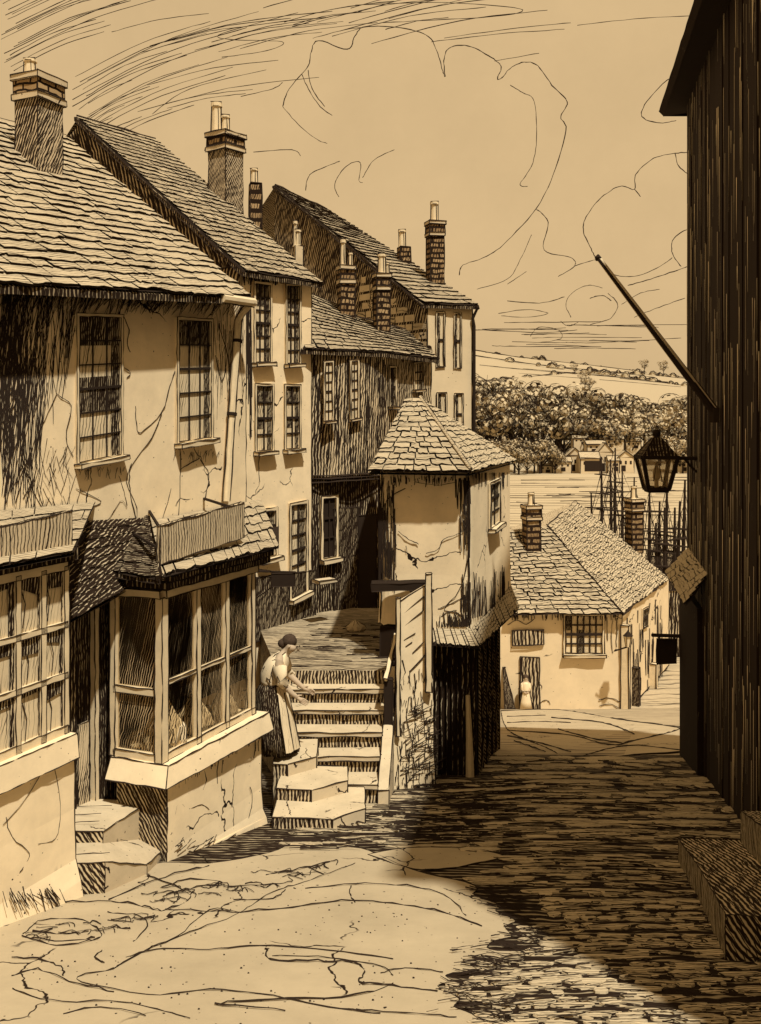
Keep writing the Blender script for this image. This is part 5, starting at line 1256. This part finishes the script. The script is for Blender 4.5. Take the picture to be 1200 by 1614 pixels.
SL += [[(350, 90), (420, 80), (445, 66), (360, 62), (352, 52), (470, 20)], [(240, 180), (300, 140), (420, 110)], [(380, 152), (430, 140), (446, 130)], [(700, 60), (800, 46), (900, 36)], [(680, 66), (780, 54), (890, 46)], [(560, 8), (700, 4), (820, 14), (780, 26), (600, 36)], [(780, 96), (850, 84)], [(400, 240), (460, 236), (474, 246)], [(910, 40), (1000, 30), (1100, 24)]]
for i in range(16): 
    y = U(505, 552); x = U(745, 960); SL.append([(x, y), (x + U(40, 70), y + S(2)), (x + U(90, 180), y + S(4))])
skyline('sky', SL, 1000, .62)
# ================================================================== PEOPLE
def skin_body(name, verts, edges, radii, root, mat, parent, sub=2):
    me = bpy.data.meshes.new(name); off = V((0, 0, 0)); q = parent
    me.from_pydata([V(v) for v in verts], edges, []); o = bpy.data.objects.new(name, me); COL.objects.link(o)
    md = o.modifiers.new('skin', 'SKIN'); md.use_smooth_shade = True
    if not me.skin_vertices: pass
    for i, r in enumerate(radii):
        me.skin_vertices[0].data[i].radius = r if isinstance(r, tuple) else (r, r); me.skin_vertices[0].data[i].use_root = (i == root)
    sb_ = o.modifiers.new('sub', 'SUBSURF'); sb_.levels = sub; sb_.render_levels = sub
    me.materials.append(MATS[mat]); o.parent = parent; return o
def loft(mb, rings, mat, n=18, fold=0.0, nf=7, capt=True):
    """rings: (centre, rx, ry)"""
    vs = []
    for i, (c, rx, ry) in enumerate(rings):
        f = fold * i / (len(rings) - 1)
        for q in range(n):
            an = 2 * math.pi * q / n; k = 1 + f * math.sin(an * nf + i * .3); vs.append(V(c) + V((rx * k * math.cos(an), ry * k * math.sin(an), 0)))
    fs = [(i * n + q, i * n + (q + 1) % n, (i + 1) * n + (q + 1) % n, (i + 1) * n + q) for i in range(len(rings) - 1) for q in range(n)]
    if capt: fs += [tuple(range(n - 1, -1, -1)), tuple((len(rings) - 1) * n + q for q in range(n))]
    mb.mesh(vs, fs, mat); return vs
def local_build(mb, name, parent):
    o = MB(); o.v = [v + V(parent.location) for v in mb.v]; o.f = mb.f; o.m = mb.m; o.mats = mb.mats
    return o.build(name, parent, smooth=True)
def hand_edges(verts, edges, rad, wrist_i, wpos, d, side, r=.011):
    """palm and five fingers from the wrist, d = direction of the hand, side = thumb side"""
    d = V(d).normalized(); sd_ = V(side).normalized(); dn = d.cross(sd_).normalized()
    palm = V(wpos) + d * .055; pi = len(verts); verts.append(palm); edges.append((wrist_i, pi)); rad.append((.030, .017))
    for k, (off, L) in enumerate(((.024, .066), (.008, .075), (-.009, .070), (-.025, .054))):
        a = palm + d * .03 + sd_ * off; b = a + d * L * .5 + dn * .006; c = a + d * L + dn * .028
        i = len(verts); verts += [a, b, c]; rad += [r * .9, r * .8, r * .62]; edges += [(pi, i), (i, i + 1), (i + 1, i + 2)]
    a = V(wpos) + d * .03 + sd_ * .03; b = a + d * .03 + sd_ * .02 + dn * .01; i = len(verts); verts += [a, b]; rad += [r * .95, r * .75]; edges += [(wrist_i, i), (i, i + 1)]
wp = P(444, 1190, 10.9); wp.z = -3.99
wm = thing('person', wp, 'stooping woman in pale blouse, dark skirt and long apron on the stone steps', 'person')
vt = [V((-.10, 0, .74)), V((-.10, 0, .88)), V((-.05, 0, 1.02)), V((-.01, 0, 1.12)), V((.045, 0, 1.175)), V((.10, -.01, 1.225)), V((.135, -.015, 1.275)),
      V((-.02, -.14, 1.10)), V((.00, -.17, .90)), V((.12, -.17, .765)), V((.18, -.165, .71)), V((-.02, .14, 1.10)), V((.04, .16, .90)), V((.17, .10, .80)), V((.24, .07, .74)),
      V((-.09, -.08, .70)), V((-.03, -.085, .40)), V((-.06, -.085, .07)), V((.06, -.085, .03)), V((-.09, .08, .70)), V((.0, .085, .40)), V((.02, .085, .07)), V((.14, .085, .03))]
ed = [(0, 1), (1, 2), (2, 3), (3, 4), (4, 5), (5, 6), (3, 7), (7, 8), (8, 9), (9, 10), (3, 11), (11, 12), (12, 13), (13, 14), (0, 15), (15, 16), (16, 17), (17, 18), (0, 19), (19, 20), (20, 21), (21, 22)]
ra = [(.12, .13), (.10, .12), (.11, .13), (.08, .10), .045, (.078, .07), (.085, .075), .06, .045, .034, .026, .06, .045, .034, .026, .085, .06, .04, .035, .085, .06, .04, .035]
hand_edges(vt, ed, ra, 10, vt[10], (.85, 0, -.5), (.3, .2, .9)); hand_edges(vt, ed, ra, 14, vt[14], (.9, -.1, -.3), (.2, -.2, .9))
skin_body('body', vt, ed, ra, 0, 'skin', wm)
# face features
fb = MB(); hd = V((.125, -.012, 1.25)); fdir = V((.86, -.35, -.36)).normalized(); fs_ = V((.37, .93, 0)); fu = fdir.cross(fs_) * -1
if fu.z < 0: fu = -fu
def fp(a, b, c): return hd + fs_ * a + fu * b + fdir * c
fb.mesh([fp(-.014, -.022, .075), fp(.014, -.022, .075), fp(0, .018, .078), fp(0, -.02, .108)], [(0, 1, 3), (1, 2, 3), (2, 0, 3)], 'skin')
for s_ in (-1, 1):
    fb.lathe(fp(.032 * s_, .012, .074), [(.009, -.004), (.009, .004)], 'hair', 6); fb.tube([fp(.018 * s_, .03, .076), fp(.046 * s_, .03, .066)], .004, 'hair', 4)
    fb.tube([fp(.076 * s_, .02, .0), fp(.084 * s_, .0, .0), fp(.076 * s_, -.025, .0)], .012, 'skin', 5)
fb.tube([fp(-.02, -.045, .072), fp(0, -.043, .08), fp(.02, -.045, .072)], .004, 'hair', 4)
local_build(fb, 'face', wm)
hb = MB(); vs = []; n = 14
for i in range(8):
    ph = math.pi * i / 7
    for q in range(n):
        an = 2 * math.pi * q / n; d = V((math.sin(ph) * math.cos(an), math.sin(ph) * math.sin(an), math.cos(ph)))
        vs.append(V((.088, .012, 1.298)) + V((d.x * .088, d.y * .084, d.z * .078)) * (1 + .05 * math.sin(an * 6 + ph * 5)))
hb.mesh(vs, [(i * n + q, i * n + (q + 1) % n, (i + 1) * n + (q + 1) % n, (i + 1) * n + q) for i in range(7) for q in range(n)], 'hair')
hb.lathe((.01, 0, 1.27), [(.01, -.055), (.045, -.03), (.055, 0), (.045, .035), (.01, .055)], 'hair', 10)
local_build(hb, 'hair', wm)
bl_ = MB()
loft(bl_, [((-.115, 0, .80), .125, .15), ((-.12, 0, .86), .125, .15), ((-.09, 0, .95), .145, .17), ((-.055, 0, 1.04), .14, .18), ((-.03, 0, 1.11), .115, .165), ((.005, 0, 1.155), .075, .10), ((.03, 0, 1.185), .055, .06)], 'blouse_linen', 20, .05, 6)
for sgn, el, fe in ((-1, V((.01, -.18, .89)), V((.07, -.178, .835))), (1, V((.05, .17, .89)), V((.12, .15, .85)))):
    sh_ = V((-.02, .13 * sgn, 1.10)); bl_.tube([sh_ + V((-.02, -.03 * sgn, .01)), lerp(sh_, el, .3), lerp(sh_, el, .75), el, fe], [.07, .088, .080, .066, .052], 'blouse_linen', 10)
for q in ([(-.16, -.13, 1.0), (-.12, -.15, .9), (-.13, -.14, .83)], [(-.02, -.17, 1.06), (.02, -.2, .98)], [(-.05, -.165, .97), (-.02, -.2, .92)]): bl_.ink([V(p) + V((0, -.01, 0)) for p in q], .006)
for q in ([(-.20, -.10, .84), (-.10, -.165, .825), (.0, -.12, .82), (.02, -.03, .82)], [(-.2, -.09, 1.0), (-.14, -.06, 1.08), (-.06, -.06, 1.16), (.0, -.05, 1.19)], [(.0, -.11, 1.15), (.045, -.06, 1.19), (.06, .0, 1.2)], [(-.07, -.20, 1.08), (-.10, -.20, .98), (-.07, -.21, .9)],
          [(.04, -.225, .86), (.08, -.235, .83), (.10, -.22, .84)], [(-.15, -.15, .92), (-.1, -.17, .87)], [(-.02, -.235, .96), (.01, -.245, .9)], [(-.04, -.2, 1.0), (-.02, -.23, .95)], [(.04, -.1, 1.05), (.06, -.08, .98), (.04, -.1, .92)]): bl_.ink([V(p) + V((0, -.006, 0)) for p in q], .0065)
local_build(bl_, 'blouse', wm)
sk = MB(); loft(sk, [((-.11, 0, .83), .125, .15), ((-.12, 0, .74), .17, .19), ((-.10, 0, .5), .20, .22), ((-.07, 0, .25), .215, .24), ((-.05, 0, .06), .225, .255)], 'cloth_dark', 28, .10, 9); local_build(sk, 'skirt', wm)
apm = MB(); rows_ = []
for i, (z, r0, ry) in enumerate(((.82, .14, .165), (.74, .19, .205), (.5, .22, .238), (.25, .24, .26), (.10, .252, .278))):
    for q in range(9):
        an = math.radians(-62 + q * 14); k = 1 + .05 * math.sin(q * 2.2) * i / 4 + .03; cx = (-.11, -.12, -.10, -.07, -.05)[i]; rows_.append(V((cx + r0 * k * math.cos(an), ry * k * math.sin(an), z)))
apm.mesh(rows_, [(i * 9 + q, i * 9 + q + 1, (i + 1) * 9 + q + 1, (i + 1) * 9 + q) for i in range(4) for q in range(8)], 'apron')
for q in (0, 2, 4, 6, 8): apm.ink([rows_[i * 9 + q] + V((.004, -.006, 0)) for i in range(1, 5)], .006)
local_build(apm, 'apron', wm)
sm_ = MB()
for x, y in ((-.02, -.085), (.06, .085)): sm_.tube([(x - .08, y, .035), (x, y, .045), (x + .10, y, .03), (x + .14, y, .022)], [.03, .042, .038, .02], 'hair', 8)
local_build(sm_, 'shoes', wm)
# child in the cottage doorway
cpz = LK.pt(829, 1119, .55); cpz.z = g(cpz.y) + .01
ch = thing('person', cpz, 'tiny figure in a long pale dress at the cottage door', 'person')
vt = [V((0, 0, .6)), V((0, 0, .8)), V((0, 0, .98)), V((0, 0, 1.06)), V((0, -.01, 1.16)), V((0, -.01, 1.22)), V((-.13, 0, .95)), V((-.16, -.03, .76)), V((-.08, -.12, .66)), V((.13, 0, .95)), V((.16, -.03, .76)), V((.08, -.12, .66)), V((-.06, 0, .5)), V((-.06, 0, .04)), V((.06, 0, .5)), V((.06, 0, .04))]
ed = [(0, 1), (1, 2), (2, 3), (3, 4), (4, 5), (2, 6), (6, 7), (7, 8), (2, 9), (9, 10), (10, 11), (0, 12), (12, 13), (0, 14), (14, 15)]
ra = [.12, .10, .10, .045, .085, .08, .05, .04, .028, .05, .04, .028, .07, .04, .07, .04]
hand_edges(vt, ed, ra, 8, vt[8], (.8, -.4, -.1), (0, 0, 1), .009); hand_edges(vt, ed, ra, 11, vt[11], (-.8, -.4, -.1), (0, 0, 1), .009)
skin_body('body', vt, ed, ra, 0, 'skin', ch)
dm = MB(); loft(dm, [((0, 0, .03), .24, .2), ((0, 0, .3), .20, .17), ((0, 0, .62), .14, .13), ((0, 0, .72), .12, .11), ((0, 0, .95), .15, .12), ((0, 0, 1.02), .07, .07)], 'linen', 20, .04, 7)
for s_ in (-1, 1): dm.ink([(s_ * .25, -.05, .05), (s_ * .2, -.06, .4), (s_ * .14, -.06, .65)], .02); dm.tube([(s_ * .12, 0, .96), (s_ * .165, -.03, .77), (s_ * .11, -.10, .68)], [.06, .055, .04], 'linen', 8); dm.ink([(s_ * .15, -.04, .95), (s_ * .21, -.05, .78)], .018)
dm.ink([(-.13, -.12, .70), (.13, -.12, .70)], .016)
local_build(dm, 'dress', ch)
hm = MB(); hm.lathe((0, .015, 1.18), [(.08, -.06), (.098, 0), (.092, .06), (.05, .11), (.005, .125)], 'hair', 12); local_build(hm, 'hair', ch)
